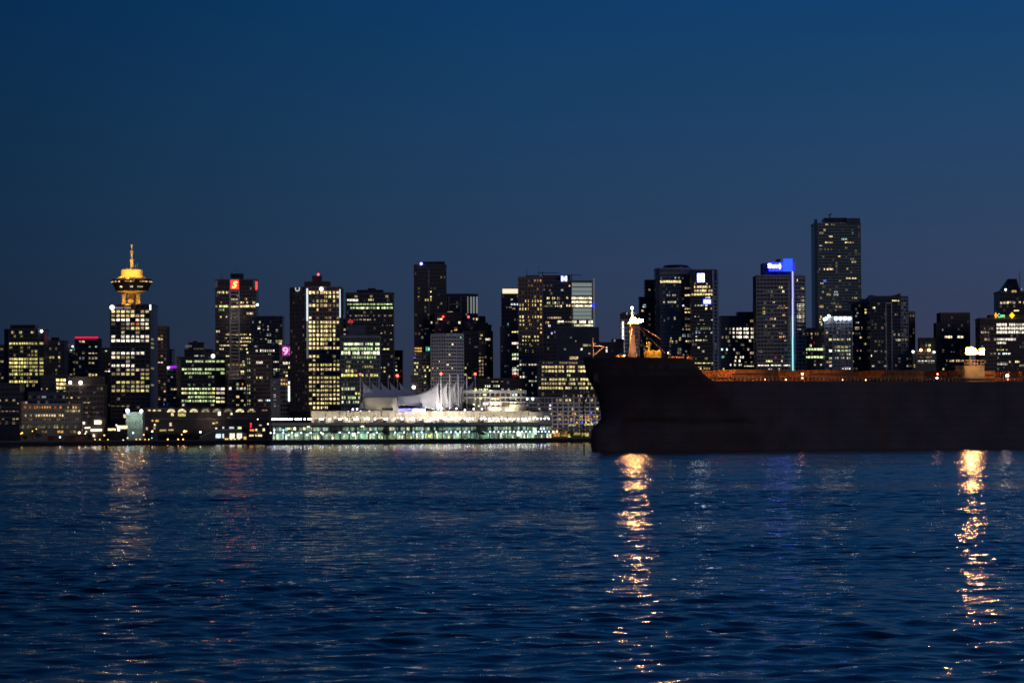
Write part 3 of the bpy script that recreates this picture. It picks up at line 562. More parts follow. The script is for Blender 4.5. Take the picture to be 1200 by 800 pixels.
    for k in range(3):
        y = 395.2
        while y < 460:
            t.panel(t.px[k]+.3, t.px[k+1]-.3, y-.95, y+.95, dk, 'window_band', k, out=.2); y += 4.05
    t.row(403.3, '9', 'w', 1, 529, 532); t.row(407, '7', 'y', 1, 525, 528); t.row(415, '8', 'w', 1, 525, 528.5, h=3.2); t.row(414.6, '7', 'n', 0, 510, 513, h=3); t.row(395.2, '7', 't', 2, 539, 541.5)
    t.row(422.6, '8987', 'wa', 0, 511, 521, h=3.2); t.row(422.6, '4', 'r', 0, 518, 522.8); t.row(426.6, '9', 'W', 1, 523, 526.5, h=3); t.row(430.6, '8.9.7.', 'wa', 0, 506.5, 522, h=2.8); t.row(430.6, '9.8', 'w', 1, 524, 531, h=2.8); t.row(422.5, '3', 'c', 1, 529, 532); t.row(442.6, '8', 'y', 0, 505.8, 508.5); t.row(435, '4', 'c', 1, 529, 532)
    t.done()
    t = T('apartment_tower', 'lower left wing dotted with gold windows and an orange top floor', 'building', 2500, [(484.5, 0), (505.5, 2)], 414.5, 'grey', depth=18)
    t.roof(485.5, 496, 405.5, 2, 10, wall='brown', ybase=415); t.roof(498.5, 504.5, 405, 2, 10, wall='teal', ybase=415); t.clad(0, 7, 418, 3.9, band=.35)
    t.row(408, '888', 'a', 0, 486, 494.5, wf=1, h=1.6); t.row(411.3, '777', 'a', 0, 486, 494.5, wf=1, h=1.6); t.row(408.7, '68', 't', 0, 499, 504, wf=.9, h=5); t.row(414.5, '7', 'a', 0, 486, 488)
    t.row(419.3, '98', 'b', 0, 484.7, 487.5, h=2) ; t.row(424.7, '98.....', 'y'); t.row(430, '.9..6.8.', 'yw', h=2.8); t.row(433.5, '6...8..', 'y'); t.row(434, '6.....8', 'y', h=2.6); t.row(438.6, '97......', 'y', h=2.8); t.row(440, '.....9', 'y', 0, 485, 500); t.row(447.6, '....7..', 'y'); t.row(443, '7', 'y', 0, 505, 508) if False else None
    t.done()
    t = T('pylon_block', 'slim black block with one round white light left of the sail peaks', 'building', 2490, [(481.7, 0), (489.6, 1)], 441, 'black', depth=8)
    t.lamp(484.9, 453.6, 1.3, MATS['white_lamp_mild']); t.clad(0, 3, 446, 5); t.done()
    t = T('office_block', 'broad low black building with thin lit rows behind the white terraces', 'building', 2560, [(489, 0), (561, 0), (616, 3)], 444.5, 'black', depth=30)
    t.clad(1, 12, 448, 4.3); t.row(446.3, '.....777.7', 'y', 1, 562, 590, wf=.9, h=2); t.row(452, '..888.789.', 'Wg', 1, 563, 588); t.row(456, '89..9', 'g', 1, 555+6, 572); t.row(455.6, '7.W'.replace('W', '8'), 'W', 1, 587, 598); t.row(457, '677', 'y', 1, 604, 612); t.done()
    t = T('office_tower', 'dark tower with a broad cream-lit crown band', 'tower', 2700, [(588, 0), (609, 2)], 343.5, 'navy')
    t.roof(589, 607, 337.4, 2.5, 16, ybase=344); t.panel(589.3, 608.5, 338.4, 343.8, GWARMP, 'lit_crown'); t.clad(0, 6, 347, 4.6)
    t.row(350.5, '...7..', 'W'); t.row(356.5, '...788', 'c', h=2.2); t.row(359.4, '.45..', 'n'); t.row(362, '...5.', 'n'); t.row(380, '..7...', 't', 0, 590, 603, h=3.6); t.row(383.4, '..6...', 't', 0, 590, 603); t.row(391, '.7', 'y', 0, 590, 596); t.done()
    t = T('apartment_tower', 'dark slim tower with a column of bright white windows', 'tower', 2640, [(586.5, 0), (609.8, 2)], 384, 'navy')
    t.clad(0, 6, 388, 4.6)
    for y, l, c in ((389.6, '9', 'y'), (402.4, '9', 'W'), (415, '8', 'g'), (419.7, '9', 'W'), (432, '9', 'W'), (436.5, '9', 'W'), (440.3, '6', 'r')): t.row(y, l, c, 0, 600, 605.5, wf=.95, h=3.4)
    for y in (389.6, 402, 406.8, 415, 419.7, 428, 432.5, 436.5, 439.5): t.row(y, '8', 'Wgy', 0, 606, 609.3, wf=.9, h=3.2)
    t.panel(596.4, 597.2, 408, 443, TRIM['grey'], 'facade_fin'); t.panel(598.8, 599.6, 408, 443, TRIM['grey'], 'facade_fin'); t.rand(412, 4, 8, 2, .3, 'n', '23', 0, 591, 596); t.done()
    t = T('office_tower', 'brown stone tower with square gold windows right of the cream crown', 'tower', 2620, [(608, 0), (636, 2)], 325.3, 'brown')
    t.roof(616, 632, 322.5, 3, 14, ybase=326); t.antenna(617.5, 312); t.antenna(631.5, 312); t.clad(0, 8, 329, 4.7, band=.36, mull=.35)
    for y, p_ in ((328.6, '.....556'), (334.8, '...44...'), (339, '......4.'), (347.5, '.....4.4'), (352.6, '..88.8888'), (357.3, '77.6.98.8'), (362, '7788...77'), (366, '......2.2'), (371, '79.8.8889'), (375.4, '67.6..4.'), (380, '58.8..7'), (384, '..4...67'), (389, '.......8')):
        t.row(y, p_, 'wyya', 0, 608.3, 635.6, wf=.62, h=3.0)
    for y, p_ in ((394, '.688.87'), (398.4, '.888.777'), (402.5, '567.8..6'), (405.5, '...7..'), (411.3, '..87.5..')): t.row(y, p_, 'ywy', 0, 608.3, 632, wf=.6, h=2.9)
    t.row(427, '8888', 'W', 0, 609, 616, wf=1, h=2.6); t.row(427, '8888888', 'W', 0, 618, 631, wf=1, h=2.0); t.row(431.5, '.......66', 'y'); t.row(441.4, '8898', 'W', 0, 609, 616, wf=.97, h=2.8); t.row(441.5, '8', 'g', 0, 627, 630); t.row(446.3, '..899777.7', 'gW', 0, 614, 633, h=1.8); t.row(451, '8..6', 'W', 0, 614, 624, h=3); t.done()
t_centre()

def t_glass():
    t = T('glass_tower', 'broad tower with a white roof sign and a bright glass wing', 'tower', 2660, [(636, 0), (670, 0), (696.5, 4)], 330, 'navy', depth=30)
    t.roof(636, 668.5, 322.4, 1.2, 22, 'roof_cap', 'brown', ybase=331); t.clad(0, 8, 334.5, 4.6, band=.2, mull=.06)
    t.panel(657.5, 665.5, 322.6, 330.2, GBLUE2, 'sign', out=.6)
    t.text('M', 658.4, 664.8, 323.6, 329.3, GWs, out=1.0)
    # glass wing panels
    dim = glow('dim_lit_glass', (.42, .56, .50), .34, False); bri = glow('bright_lit_glass', (1, .95, .66), 1.05, False)
    for i, y in enumerate((333.6, 339, 343.9)): t.panel(670.6, 693.8, y-2.1, y+2.0, dim, 'glass_floor', 1, .5)
    for i, y in enumerate((349, 353.5, 358)): t.row(y, '899998889', 'Ww', 1, 670.3, 693.8, wf=.97, h=3.6)
    for i, y in enumerate((363, 367.4, 372)): t.panel(672, 693.3, y-1.9, y+1.9, dim, 'glass_floor', 1, .5)
    t.row(377, '67.999.99', 'W', 1, 670.5, 695, wf=.97, h=3.6); t.row(381.2, '.777788888', 'Wg', 1, 670.5, 695, wf=1, h=2.4)
    t.clad(1, 6, 336.2, 4.55, 386, band=.16, mull=.03)
    t.panel(695.6, 696.9, 326, 383, glow('pale_edge', (.4, .5, .6), .18), 'glass_fin', 1); t.panel(695, 696.4, 355.6, 359.6, GBLUE, 'blue_light', 1, 1.4)
    t.row(340, '4...6', 'W', 0, 643, 661); t.row(349.7, '98.99.53', 'w', 0, 641, 657, h=3.6); t.row(349, '8', 'w', 0, 664, 666.5, h=3); t.row(355, '88.7885.6', 'Wg', 0, 641, 661, h=2.6); t.row(359, '45455.7889', 'w', 0, 637, 659, h=2.8); t.row(358, '.89', 'w', 0, 661, 669, h=2.6)
    t.row(372.5, '..45788898', 'w', 0, 637, 658, h=2.8); t.row(377.2, '99999', 'W', 0, 653, 661, wf=1, h=3.4); t.row(377.4, '777', 'w', 0, 662.5, 671, h=2.2); t.row(378, '78', 'a', 0, 639, 644, h=2.6); t.row(382, '8', 'c', 0, 642, 646, h=3); t.row(388.5, '9', 'v', 0, 649.5, 652, h=3); t.row(390.7, '9', 'v', 0, 645.5, 648.2); t.row(395, '5', 'W', 0, 641, 644); t.row(335, '8', 'a', 0, 666.8, 669, h=2) ; t.row(372, '444', 'a', 0, 668, 669.5, h=3)
    # roof crane rails
    b = MB(); a = G(631, 2672); c = G(656, 2672); z_ = ZZ(319.6, 2672, 643); b.box(((a.x+c.x)/2, a.y, z_), (c.x-a.x, .5, .5)); b.tube((G(637, 2672).x, a.y, t.z1), (G(637, 2672).x, a.y, z_+1.2), .4); b.build('roof_crane', TRIM['black'], t.root)
    b = MB(); a = G(664, 2672); c = G(683, 2672); z_ = ZZ(322.2, 2672, 673); b.box(((a.x+c.x)/2, a.y, z_), (c.x-a.x, .5, .45)); b.tube((G(671, 2672).x, a.y, t.z1), (G(671, 2672).x, a.y, z_+1), .35); b.build('roof_crane', TRIM['black'], t.root)
    t.done()
    t = T('office_block', 'broad dark block with rows of lemon lit offices below the glass wing', 'building', 2540, [(630.5, 0), (654, 0), (703, 3)], 424, 'navy', depth=30)
    t.roof(651, 702, 383.3, 2, 24, 'upper_block', ybase=424.5); t.clad(0, 6, 429.7, 4.9); t.clad(1, 12, 429.7, 4.9)
    def u(y, pat, xa, xb, col='y', h=2.6): t.w  # noqa
    for y, p0, p1 in ((424.5, '', '55..'), (429.8, '.77777', '67.887.788.789'), (434.6, '.67777', '88.999.999.77.'), (444.4, '.66.777', '777.888.888.77'), (449.3, '.565667', '777.788.778.87a5'), (454.4, '8888866', '88.777.7.7888.889')):
        if p0: t.row(y, p0.replace('a', '6'), 'yw', 0, 631, 653.5, wf=.85, h=2.8)
        t.row(y, p1.replace('a', '6'), 'yw', 1, 654.5, 700, wf=.92, h=2.9)
    t.row(424.3, '3334', 'n', 0, 636, 648); t.row(424, '33.44..45', 'n', 1, 655, 676); t.row(439.6, '..7....7..', 'y', 1); t.row(439.5, '4', 'n', 0, 634, 637); t.row(461.6, '7', 'y', 0, 634, 638, h=3.4); t.row(463.5, '.33..3.57..3.4', 'na', 1, 656, 697); t.row(430, '3', 'r', 1, 660, 663) if False else None
    # upper block windows
    d2 = t.ymax+2-.2
    for x, y, w, h, c, l in ((672.5, 419.3, 10, 3.2, 'w', .5), (672.5, 424.4, 7, 3, 'w', .18), (681.5, 409, 2.2, 2.6, 'W', 1.2), (686, 404.3, 6, 2.4, 'y', .4), (691.5, 404.4, 3, 2, 'y', .2), (662, 409, 2.6, 2, 'c', .2), (690.5, 414, 2.4, 2, 'w', .3), (674.6, 399.6, 1.4, 1.6, 'W', .3), (669, 395.4, 2, 1.2, 'W', .2), (647.5, 403.5, 0, 0, 'w', 0)):
        if w == 0: continue
        p = P(x, y, d2); t.w.append(((p.x, p.y, p.z), (w*d2/F, .2, h*d2/F), 0, tuple(k*l for k in C[c])))
    t.done()
    t = T('station_block', 'pale gridded low building with square dark panes right of the pier', 'building', 2520, [(616, 0), (647, 0), (704, 2)], 466.5, 'grey', depth=14)
    dk = WALLS['navy']; t.clad(1, 9, 469.5, 4.9, 508, band=.32, mull=.22, wall='pale'); t.clad(0, 7, 469.5, 4.9, 508, band=.3, mull=.12)
    t.row(468.7, '.66.77..5.5.7..', 'w', 1, 647.5, 703); t.row(473.4, '...3....', 'W', 0, 620, 645); t.row(478.8, '....7...8', 'Wv', 0, 618, 646, h=2); t.row(475, '8', 'v', 0, 643, 646.5); t.row(478.6, '......8.......9', 'w', 1, 647.5, 702, h=3); t.row(485, '7.77.8.88..7', 'aw', 0, 616, 647, h=2.2); t.row(485, '.7..8...b.'.replace('b', '.'), 'a', 1); t.row(483.6, '9', 'b', 1, 690.5, 694.5, h=3.4); t.row(488, '9', 'v', 1, 695.5, 698, h=2.2)
    t.row(487, '...7.6.8.9878.78', 'aWwa', 1, 647.5, 701, h=3.4); t.row(491.4, '.57.4.78.99998.9', 'aaw', 1, 647.5, 701, h=3.4); t.row(495, '..4...5.7.89.78b'.replace('b', '8'), 'aWbw', 1, 647.5, 701, h=2.8)
    t.lamp(617.6, 467.3, .7, GW); t.lamp(624.3, 467.2, .8, GW); t.done()
t_glass()

def t_right():
    t = T('office_block', 'dark low block seen just over the bow rail', 'building', 2650, [(700, 0), (716, 1), (731, 2)], 402, 'black')
    t.roof(717, 731, 397, 1.5, 12, ybase=403); t.clad(0, 5, 406); t.clad(1, 5, 406)
    for y in (407.3, 409.7, 412.2): t.row(y, '9', 'W', 0, 709.8, 712.4, wf=.8, h=1.8)
    t.row(399, '5', 'W', 1, 719, 722); t.done()
    t = T('hotel_tower', 'slim tower with a vertical string of white lights behind the bow mast', 'tower', 2720, [(728, 0), (752, 2)], 368.3, 'grey', depth=20)
    t.roof(729, 744, 365.6, 2, 12, ybase=369); t.clad(0, 6, 377, 4.6, 470)
    y = 377.6
    while y < 416: t.lamp(730, y, .58, glow('edge_white', (1, .97, 1), 5), 'edge_light'); y += 3.15
    t.row(367.6, '.9.8.98', 'W', 0, 732, 746.5, h=2.2); t.done()
    t = T('apartment_tower', 'wide dark residential tower with a rounded top and balcony-stepped left side', 'tower', 2600, [(769, 5), (774, 0), (799, 0), (811, 6)], 315, 'steel', depth=30)
    # rounded cap
    a = G(777, 2606); c = G(809, 2606); b = MB(); cx = (a.x+c.x)/2; w = (c.x-a.x)/2
    b.lathe(cx+1, a.y+w, [(w, t.z1-.1), (w*.98, ZZ(312.6, 2610, 790)), (w*.86, ZZ(310.6, 2610, 790)), (w*.5, ZZ(310, 2610, 790))], 28); b.build('rounded_cap', WALLS['black'], t.root)
    t.clad(1, 8, 322, 4.05, band=.30, mull=.05); t.clad(2, 4, 322, 4.05, band=.30)
    t.row(329.6, '8889999878', 'w', 1, 774, 798.6, wf=1, h=3.6); t.row(325, '...7.6.5', 'W', 1, 785, 801); t.row(333.7, '....4', 'n', 1, 780, 792); t.row(345.5, '.55.77.', 'n', 1, 779, 795); t.row(353.6, '7.7667.', 'W', 1, 777, 796, h=2.8); t.row(372.8, '.6..8..', 'n', 1, 780, 797); t.row(376, '5...', 'W', 1, 778, 784); t.row(397, '....9..', 'w', 1, 780, 790, h=3); t.row(397, '9', 'y', 1, 795.5, 798, h=3); t.row(400.5, '.66.8', 'w', 1, 782, 794); t.row(337.4, '4.5', 'n', 2, 801, 808)
    t.rand(405, 4.05, 6, 10, .12, 'nW', '3456', 1); t.done()
    t = T('apartment_tower', 'stepped dark wing with balconies and sparse windows behind the bow lamp', 'building', 2640, [(750, 0), (773, 2)], 349, 'black', depth=20)
    t.roof(756, 773, 327.6, 1, 16, 'upper_tier', ybase=350); t.clad(0, 7, 352, 4.05)
    for yy in range(8): t.panel(755, 757.2, 329+yy*4.05, 330+yy*4.05, TRIM['black'], 'balcony', out=2.5) if yy < 5 else None
    d2 = t.ymax+.8
    for x, y, w, l, c in ((770.5, 330.7, 3, .7, 'W'), (761, 339.3, 2, .25, 'n'), (769.6, 342.8, 4, .6, 'w')):
        p = P(x, y, d2); t.w.append(((p.x, p.y, p.z), (w*d2/F, .3, 2*d2/F), 0, tuple(k*l for k in C[c])))
    t.row(358.5, '79', 'c', 0, 753, 757.5, h=3.6); t.row(364, '8', 'w', 0, 751.8, 754.5, h=2.6); t.row(361.5, '5', 'w', 0, 769, 772.5); t.row(370, '677', 't', 0, 767, 773, h=2.6); t.row(374, '3', 'n', 0, 760, 763); t.row(390, '44', 'n', 0, 768.5, 773); t.row(393, '56', 'w', 0, 768, 773); t.rand(398, 4, 6, 7, .1, 'n'); t.done()
    t = T('office_tower', 'flat-topped tower with a white square sign and a blue framed sign', 'tower', 2560, [(810.5, 0), (836, 0), (841, 6)], 317, 'black', depth=28)
    t.clad(0, 8, 332, 4.2, 470); t.clad(1, 1, 332, 4.2, 470, mull=.3, wall='steel')
    t.panel(817.3, 826.5, 320, 331, GBLUE2, 'sign', out=.6); t.panel(818, 825.7, 320.8, 330.3, glow('white_sign_hot', (.8, .85, 1), 7), 'sign_face', out=.9)
    t.panel(823.8, 834.2, 349.8, 357, GBLUE2, 'sign', out=.6); t.panel(825, 833, 351.3, 355.6, glow('lilac_sign', (.8, .85, 1), 2), 'sign_face', out=.9)
    t.row(332.3, '4', 'n', 0, 814, 816.5, h=3); t.row(332.5, '8', 'W', 0, 828, 830.3, h=1.6); t.row(336, '8.8888888.9', 'w', 0, 813.6, 833, wf=.97, h=2.8); t.row(340.6, '89999998.887', 'w', 0, 813.6, 836, wf=.97, h=2.8); t.row(345, '999998889989', 'wy', 0, 813.6, 836, wf=.97, h=2.8); t.row(345.4, '88.8', 'w', 0, 802+9, 813.5); t.row(348.5, '999', 'W', 0, 827, 833, wf=1, h=1.4)
    t.row(358, '5.7776.88', 'Wg', 0, 814.5, 830, wf=.9, h=2); t.row(361.7, '.....8.6', 'w', 0, 812, 835); t.row(371.5, '8.5..', 'W', 0, 814, 824, h=2.4); t.row(375.5, '..66...8', 'W', 0, 814, 836, h=2.4); t.row(380, '.7.6.', 'g', 0, 814, 830, h=1.6); t.row(384.6, '.6.77887.', 'wg', 0, 813, 836, h=2.4); t.row(389, '888..5...99', 'c', 0, 815, 836.5, h=2.6); t.row(394, '8...7..', 'Wy', 0, 815, 834, h=2.2); t.row(398, '9999.878', 'Wy', 0, 815, 829, h=3); t.row(407, '.9.....', 'y', 0, 814, 836, h=2.8); t.row(411.5, '..6..', 'W', 0, 814, 834)
    t.row(419.6, '.......66', 'n', 0, 814, 829) ; t.row(426, '888898889', 'y', 0, 814, 836, wf=.95, h=2.6); t.row(431, '.89.8878.', 'yw', 0, 816, 834, h=2.8); t.row(435.2, '99.9988.', 'yw', 0, 817, 834, wf=.95, h=2.4); t.done()
    t = T('office_tower', 'narrow dark block with orange lit rooms between two signed towers', 'building', 2590, [(799, 0), (812, 1)], 322, 'navy', depth=20)
    t.clad(0, 4, 326, 4.05); t.row(337.2, '.55.', 'n'); t.row(345.4, '.899', 'w', wf=.95); t.row(358, '8...', 'c', h=2); t.row(361, '.8999', 'wa', wf=.97, h=2.8); t.row(365.3, '.8899', 'w', wf=.95, h=2.8); t.row(373, '.44.', 'n'); t.row(381, '.55.', 'n'); t.row(385.2, '6.8898', 'wa', h=2.8); t.row(393, '98.76.', 'c', h=2.8); t.row(400.3, '..8899', 'w', h=3.2); t.row(412, '.4..', 'c'); t.rand(416, 4, 4, 5, .15, 'n'); t.done()
    t = T('office_block', 'flat dark block with three rows of bright white windows', 'building', 2620, [(845, 0), (890, 3)], 371.2, 'navy', depth=24)
    t.roof(864, 890, 365.2, 2, 18, ybase=372); t.antenna(882, 353, r=.15); t.clad(0, 11, 376, 4.7)
    for y in (385, 389.6, 394.5): t.row(y, '8.899.899.8999', 'W', 0, 859, 888.5, wf=.98, h=3.4)
    t.row(376, '.....67', 'w', 0, 870, 883); t.row(385, '.4.5', 'n', 0, 848, 857); t.row(389.6, '...6', 'n', 0, 848, 857); t.row(395, '4.44.', 'n', 0, 846, 857); t.row(399.4, '.4.....7', 'W', 0, 848, 881); t.row(404, '....3...', 'n'); t.row(409.3, '9.9..6.....7..6', 'cW', 0, 845, 887); t.row(413.6, '...3..6.', 'n'); t.row(418.3, '....8.88', 'W', 0, 850, 872); t.row(422.5, '......8.9', 'W', 0, 845, 868, h=3); t.row(427.3, '..8.9.77', 'W', 0, 850, 870, h=3); t.row(429.5, '889999889', 'W', 0, 872, 890, wf=.98, h=2.6); t.row(425, '4.66.', 'n', 0, 872, 890); t.row(433, '9', 'y', 0, 846.5, 849.5, h=4); t.row(418, '5', 't', 0, 841+4, 850); t.done()
    # tower with blue box sign and tube
    t = T('office_tower', 'tower with a blue roof box sign and a long blue-white vertical light tube', 'tower', 2580, [(887, 0), (931, 0), (944, 8)], 323.5, 'grey', depth=30)
    t.roof(893.4, 929, 308.2, 1, 20, 'roof_box', ybase=324); t.clad(0, 10, 328, 4.5, 470, x1=927); t.clad(1, 3, 328, 4.5, 470)
    yb = t.ymax+1
    def pn(x0, x1, y0, y1, m, nm, dy=0.0):
        a = G(x0, yb-.6, y0); c = G(x1, yb-.6, y0); za, zb = ZZ(y0, yb, x0), ZZ(y1, yb, x0); b = MB(); b.box(((a.x+c.x)/2, yb-.45-dy, (za+zb)/2), (c.x-a.x, .9, za-zb)); return b.build(nm, m, t.root)
    yb = 2580-.3
    pn(900.8, 918, 307.6, 318, GBLUE, 'sign_box'); pn(918.05, 928.6, 303.2, 318, glow('blue_sign_light', (.003, .035, 1), 3), 'sign_box', .1); pn(928.65, 932, 307.2, 317.4, GBLUE2, 'sign_box', .05)
    b = MB(); a = G(914, 2584); b.box((a.x, 2590, (ZZ(304, 2590, 914)+t.z1)/2), (3, 12, ZZ(304, 2590, 914)-t.z1)); b.build('stair_head', WALLS['black'], t.root)
    text_obj('Shaw)', Vector((G(908.8, 2578).x, 2578.3, ZZ(312, 2578, 909))), 15.4*2578/F, 6.6*2578/F, 0, glow('white_letter', (.9, .92, 1), 3.5), t.root)
    ty = [(318, 350, (.45, .45, 1)), (350, 370, (.5, .6, 1)), (370, 395, (.5, .8, 1)), (395, 437.5, (.3, .9, 1))]
    for i, (y0, y1, c) in enumerate(ty):
        pn(928.2, 929.4, y0+.02, y1, glow('tube_%s' % 'abcd'[i], c, 1.4), 'light_tube', .3)
    pn(926.8, 928.1, 318, 372, glow('blue_glow_fin', (0, .005, .5), .22), 'blue_fin'); pn(929.5, 930.8, 318, 372, MATS['blue_glow_fin'], 'blue_fin'); pn(929.7, 932.5, 372, 425, glow('blue_dim_fin', (0, .02, .3), .1), 'blue_fin')
    pn(923.2, 925.3, 328, 396, mat('pale_stair_glass', (.4, .42, .48), .5), 'stair_glass')
    b = MB()
    t.row(325.9, '888', 'g', 1, 931.6, 935.6, wf=1, h=1.4); t.row(329, '9', 'g', 1, 934.4, 936.2, wf=.8, h=4.5)
    for y, l, c in ((338.4, '.6', 'w'), (348.3, '56', 'n'), (352.7, '.8', 'W'), (357.5, '99', 'W'), (362, '99', 'W'), (366.7, '88', 'ya'), (371, '99', 'W'), (375.7, '79', 'W'), (380.5, '33', 'n'), (385, '6.', 'W')): t.row(y, l, c, 1, 934.3, 943, wf=1, h=3)
    t.row(336.5, '78', 'w', 0, 913, 918); t.row(341.6, '8', 'W', 0, 917, 920); t.row(353.8, '8', 'W', 0, 905.5, 909, h=2); t.row(361.5, '6', 'w', 0, 894, 897); t.row(358, '.66.8.', 'oa', 0, 911, 922, h=2); t.row(361.3, '6667.888', 'aw', 0, 911, 926, h=2.6); t.row(366.3, '8', 'y', 0, 893.5, 897.5, h=4); t.row(369.6, '8', 'a', 0, 917, 921); t.row(373.8, '6779', 'aw', 0, 902, 909.5, h=3); t.row(374, '5', 'b', 0, 897, 900); t.row(381.5, '5', 'w', 0, 905, 909); t.row(382, '7', 'w', 0, 896.5, 899, h=3); t.row(390, '.555', 'n', 0, 911, 918, h=3); t.row(394, '9', 'o', 0, 912.5, 917, h=3.4); t.row(393.6, '98', 'wa', 0, 917.5, 921, h=3); t.row(398.2, '8', 'W', 0, 918.5, 922); t.row(411.5, '6.666', 'n', 0, 881+8, 893); t.row(423.5, '8999', 'y', 0, 897.5, 905, wf=1, h=3.2); t.row(423, '8', 'W', 0, 914.5, 917.5, h=2.8); t.row(418.5, '7', 'r', 0, 907, 910, h=1.6); t.row(433, '9', 'w', 0, 911.5, 914, h=3.4); t.row(433, '66', 'W', 0, 900, 905)
    t.row(428.6, '99999.99999.999', 'W', 0, 888, 926, wf=.98, h=2.8); t.done()
    t = T('office_block', 'dark block with two long lemon rows between the blue tube and the lamp-lit roof', 'building', 2600, [(931.5, 0), (968, 3)], 387, 'black', depth=24)
    t.roof(943, 958, 384, 3, 14, ybase=388); t.clad(0, 10, 391, 4.6)
    t.row(391, '...3.6.44', 'w', 0, 938, 960); t.row(401.5, '5.', 'w', 0, 935, 945); t.row(404.6, '..5..8...', 'W', 0, 935, 960, h=3); t.row(409.2, '999988999999998', 'g', 0, 936, 967, wf=.95, h=2.6); t.row(410.2, '99', 'w', 0, 935, 940, h=3.6); t.row(418.2, '8.999988999998', 'g', 0, 935, 967, wf=.95, h=2.8); t.row(413.5, '7', 'W', 0, 944, 947, h=1.6); t.row(428.6, '99', 'W', 0, 931.8, 935.5, wf=1, h=2.8); t.row(427, '......5.66', 'W'); t.rand(422.5, 4.6, 4, 10, .15, 'nW', '345'); t.row(405, '7', 'a', 0, 931.6, 934); t.row(402, '5', 'r', 0, 953.7, 955.2, h=4); t.done()
    t = T('glass_skyscraper', 'tallest tower, teal glass with dark roof box and scattered warm rooms', 'tower', 2800, [(956, 0), (1009.5, 3)], 262, 'teal', depth=34)
    t.roof(966, 992, 255.2, 1.2, 22, 'roof_box', 'black', ybase=263); t.clad(0, 14, 266, 3.5, band=.3, mull=.05)
    # glass screen above the roof, corner fin
    t.panel(992.5, 1009, 255.6, 262, mat('roof_screen_glass', (.05, .08, .1), .2), 'roof_screen', out=.5); t.panel(955.2, 958.6, 257, 470, mat('corner_glass', (.05, .09, .12), .15), 'corner_fin', out=.6)
    b = MB(); a = G(974.5, 2815); z0 = ZZ(255.5, 2815, 974); b.tube((a.x, a.y, z0), (a.x, a.y, z0+2.6), .5); b.tube((a.x-.2, a.y, z0+2.2), (a.x+1.6, a.y, z0+4.2), .55, .4); b.tube((a.x-1.6, a.y, z0+2.9), (a.x+.2, a.y, z0+2.4), .4); b.build('roof_crane', TRIM['black'], t.root)
    X = [(263.4, 968, 972, '77', 'w'), (263.6, 975, 979, '5.4', 'n'), (269.4, 966, 968.6, '8', 'w'), (273, 961, 966, '555', 'n'), (277.3, 972, 976.5, '898', 'w'), (280.3, 986.5, 993.5, '5789', 'tc'), (284.5, 967.6, 976.5, '888687', 'wa'), (284.5, 991, 1001.5, '8986766', 'wa'), (288.3, 961, 964.5, '66', 'n'), (292.3, 961, 976, '66.4.5.5', 'n'),
         (300, 982.5, 986, '8', 'y'), (303.2, 997, 1001.5, '544', 'n'), (306.6, 998.5, 1004, '788', 'w'), (315.5, 960, 977, '5..8.9897', 'w'), (314.8, 992.5, 995, '6', 'y'), (319.5, 997, 999, '4', 'n'), (326.4, 992, 1004, '888.888', 'w'), (329, 965, 969, '8', 'b'), (331.6, 961.5, 965.5, '77', 'n'), (341.7, 963, 966, '6', 'n'), (345, 969, 974, '888', 'y'), (345, 977, 983, '888', 'c'), (341.6, 978, 982, '77', 'W'), (348.6, 999, 1004.5, '6.888', 'w'), (348.7, 961, 964, '4', 'n'),
         (355.4, 974, 983, '555.6', 'n'), (355.6, 995, 1004, '777.8', 'w'), (359, 959, 965, '6989', 'na'), (359, 978.5, 987, '77.777', 'w'), (363, 978, 980.5, '6', 'n'), (371, 961, 963, '7', 'w'), (373.6, 960, 962.5, '7', 'y'), (376.8, 960, 965, '877', 'w'), (380, 961.5, 965, '9', 'w')]
    for y, xa, xb, p_, c in X: t.row(y, p_, c, 0, xa, xb, wf=.82, h=2.3)
    t.done()
    t = T('office_block', 'gridded dark block with four white roof floodlights', 'building', 2540, [(967, 4), (976, 0), (999, 1)], 372, 'steel', depth=22)
    t.roof(975, 1000, 364.5, 3, 14, 'roof_box', 'black', ybase=373); t.clad(1, 5, 376, 4.4, band=.2, mull=.16); t.clad(0, 2, 376, 4.4)
    for x in (979.6, 984.8, 990.2, 995.5): t.lamp(x, 373.2, 1.3, GW, 'floodlight')
    t.lamp(966.5, 374, 1.3, GW, 'floodlight'); t.lamp(968.2, 373.3, 1.1, GW, 'floodlight'); t.lamp(971.2, 370.2, 1.1, MATS['white_lamp_mild'], 'floodlight')
    for y, p_, c in ((389.6, '..4..3..6', 'n'), (397.7, '8887777.88', 'y'), (405.5, '.5.4', 'n'), (410.7, '.888778888', 'g'), (415, '...55.88', 'nW'), (419.2, '.77.66.77', 'gn'), (406.5, '5', 'y'), (431.4, '....8999', 'W'), (435.8, '999999', 'w')): t.row(y, p_, c, 1, 976, 997, wf=.75, h=2.3)
    t.row(389.6, '5.', 'w', 0, 968, 976); t.row(397.7, '.7', 'y', 0); t.row(411, '.9', 'W', 0); t.row(419.4, '.6', 'g', 0); t.row(424, '5', 'a', 0); t.row(428.3, '.7', 'W', 0); t.done()
    t = T('apartment_tower', 'dark residential tower dotted with lemon windows right of the tallest tower', 'tower', 2620, [(998, 0), (1021, 2)], 354.5, 'navy', depth=22)
    t.roof(1008, 1021, 350, 1.5, 16, ybase=355); t.clad(0, 6, 358, 4.1)
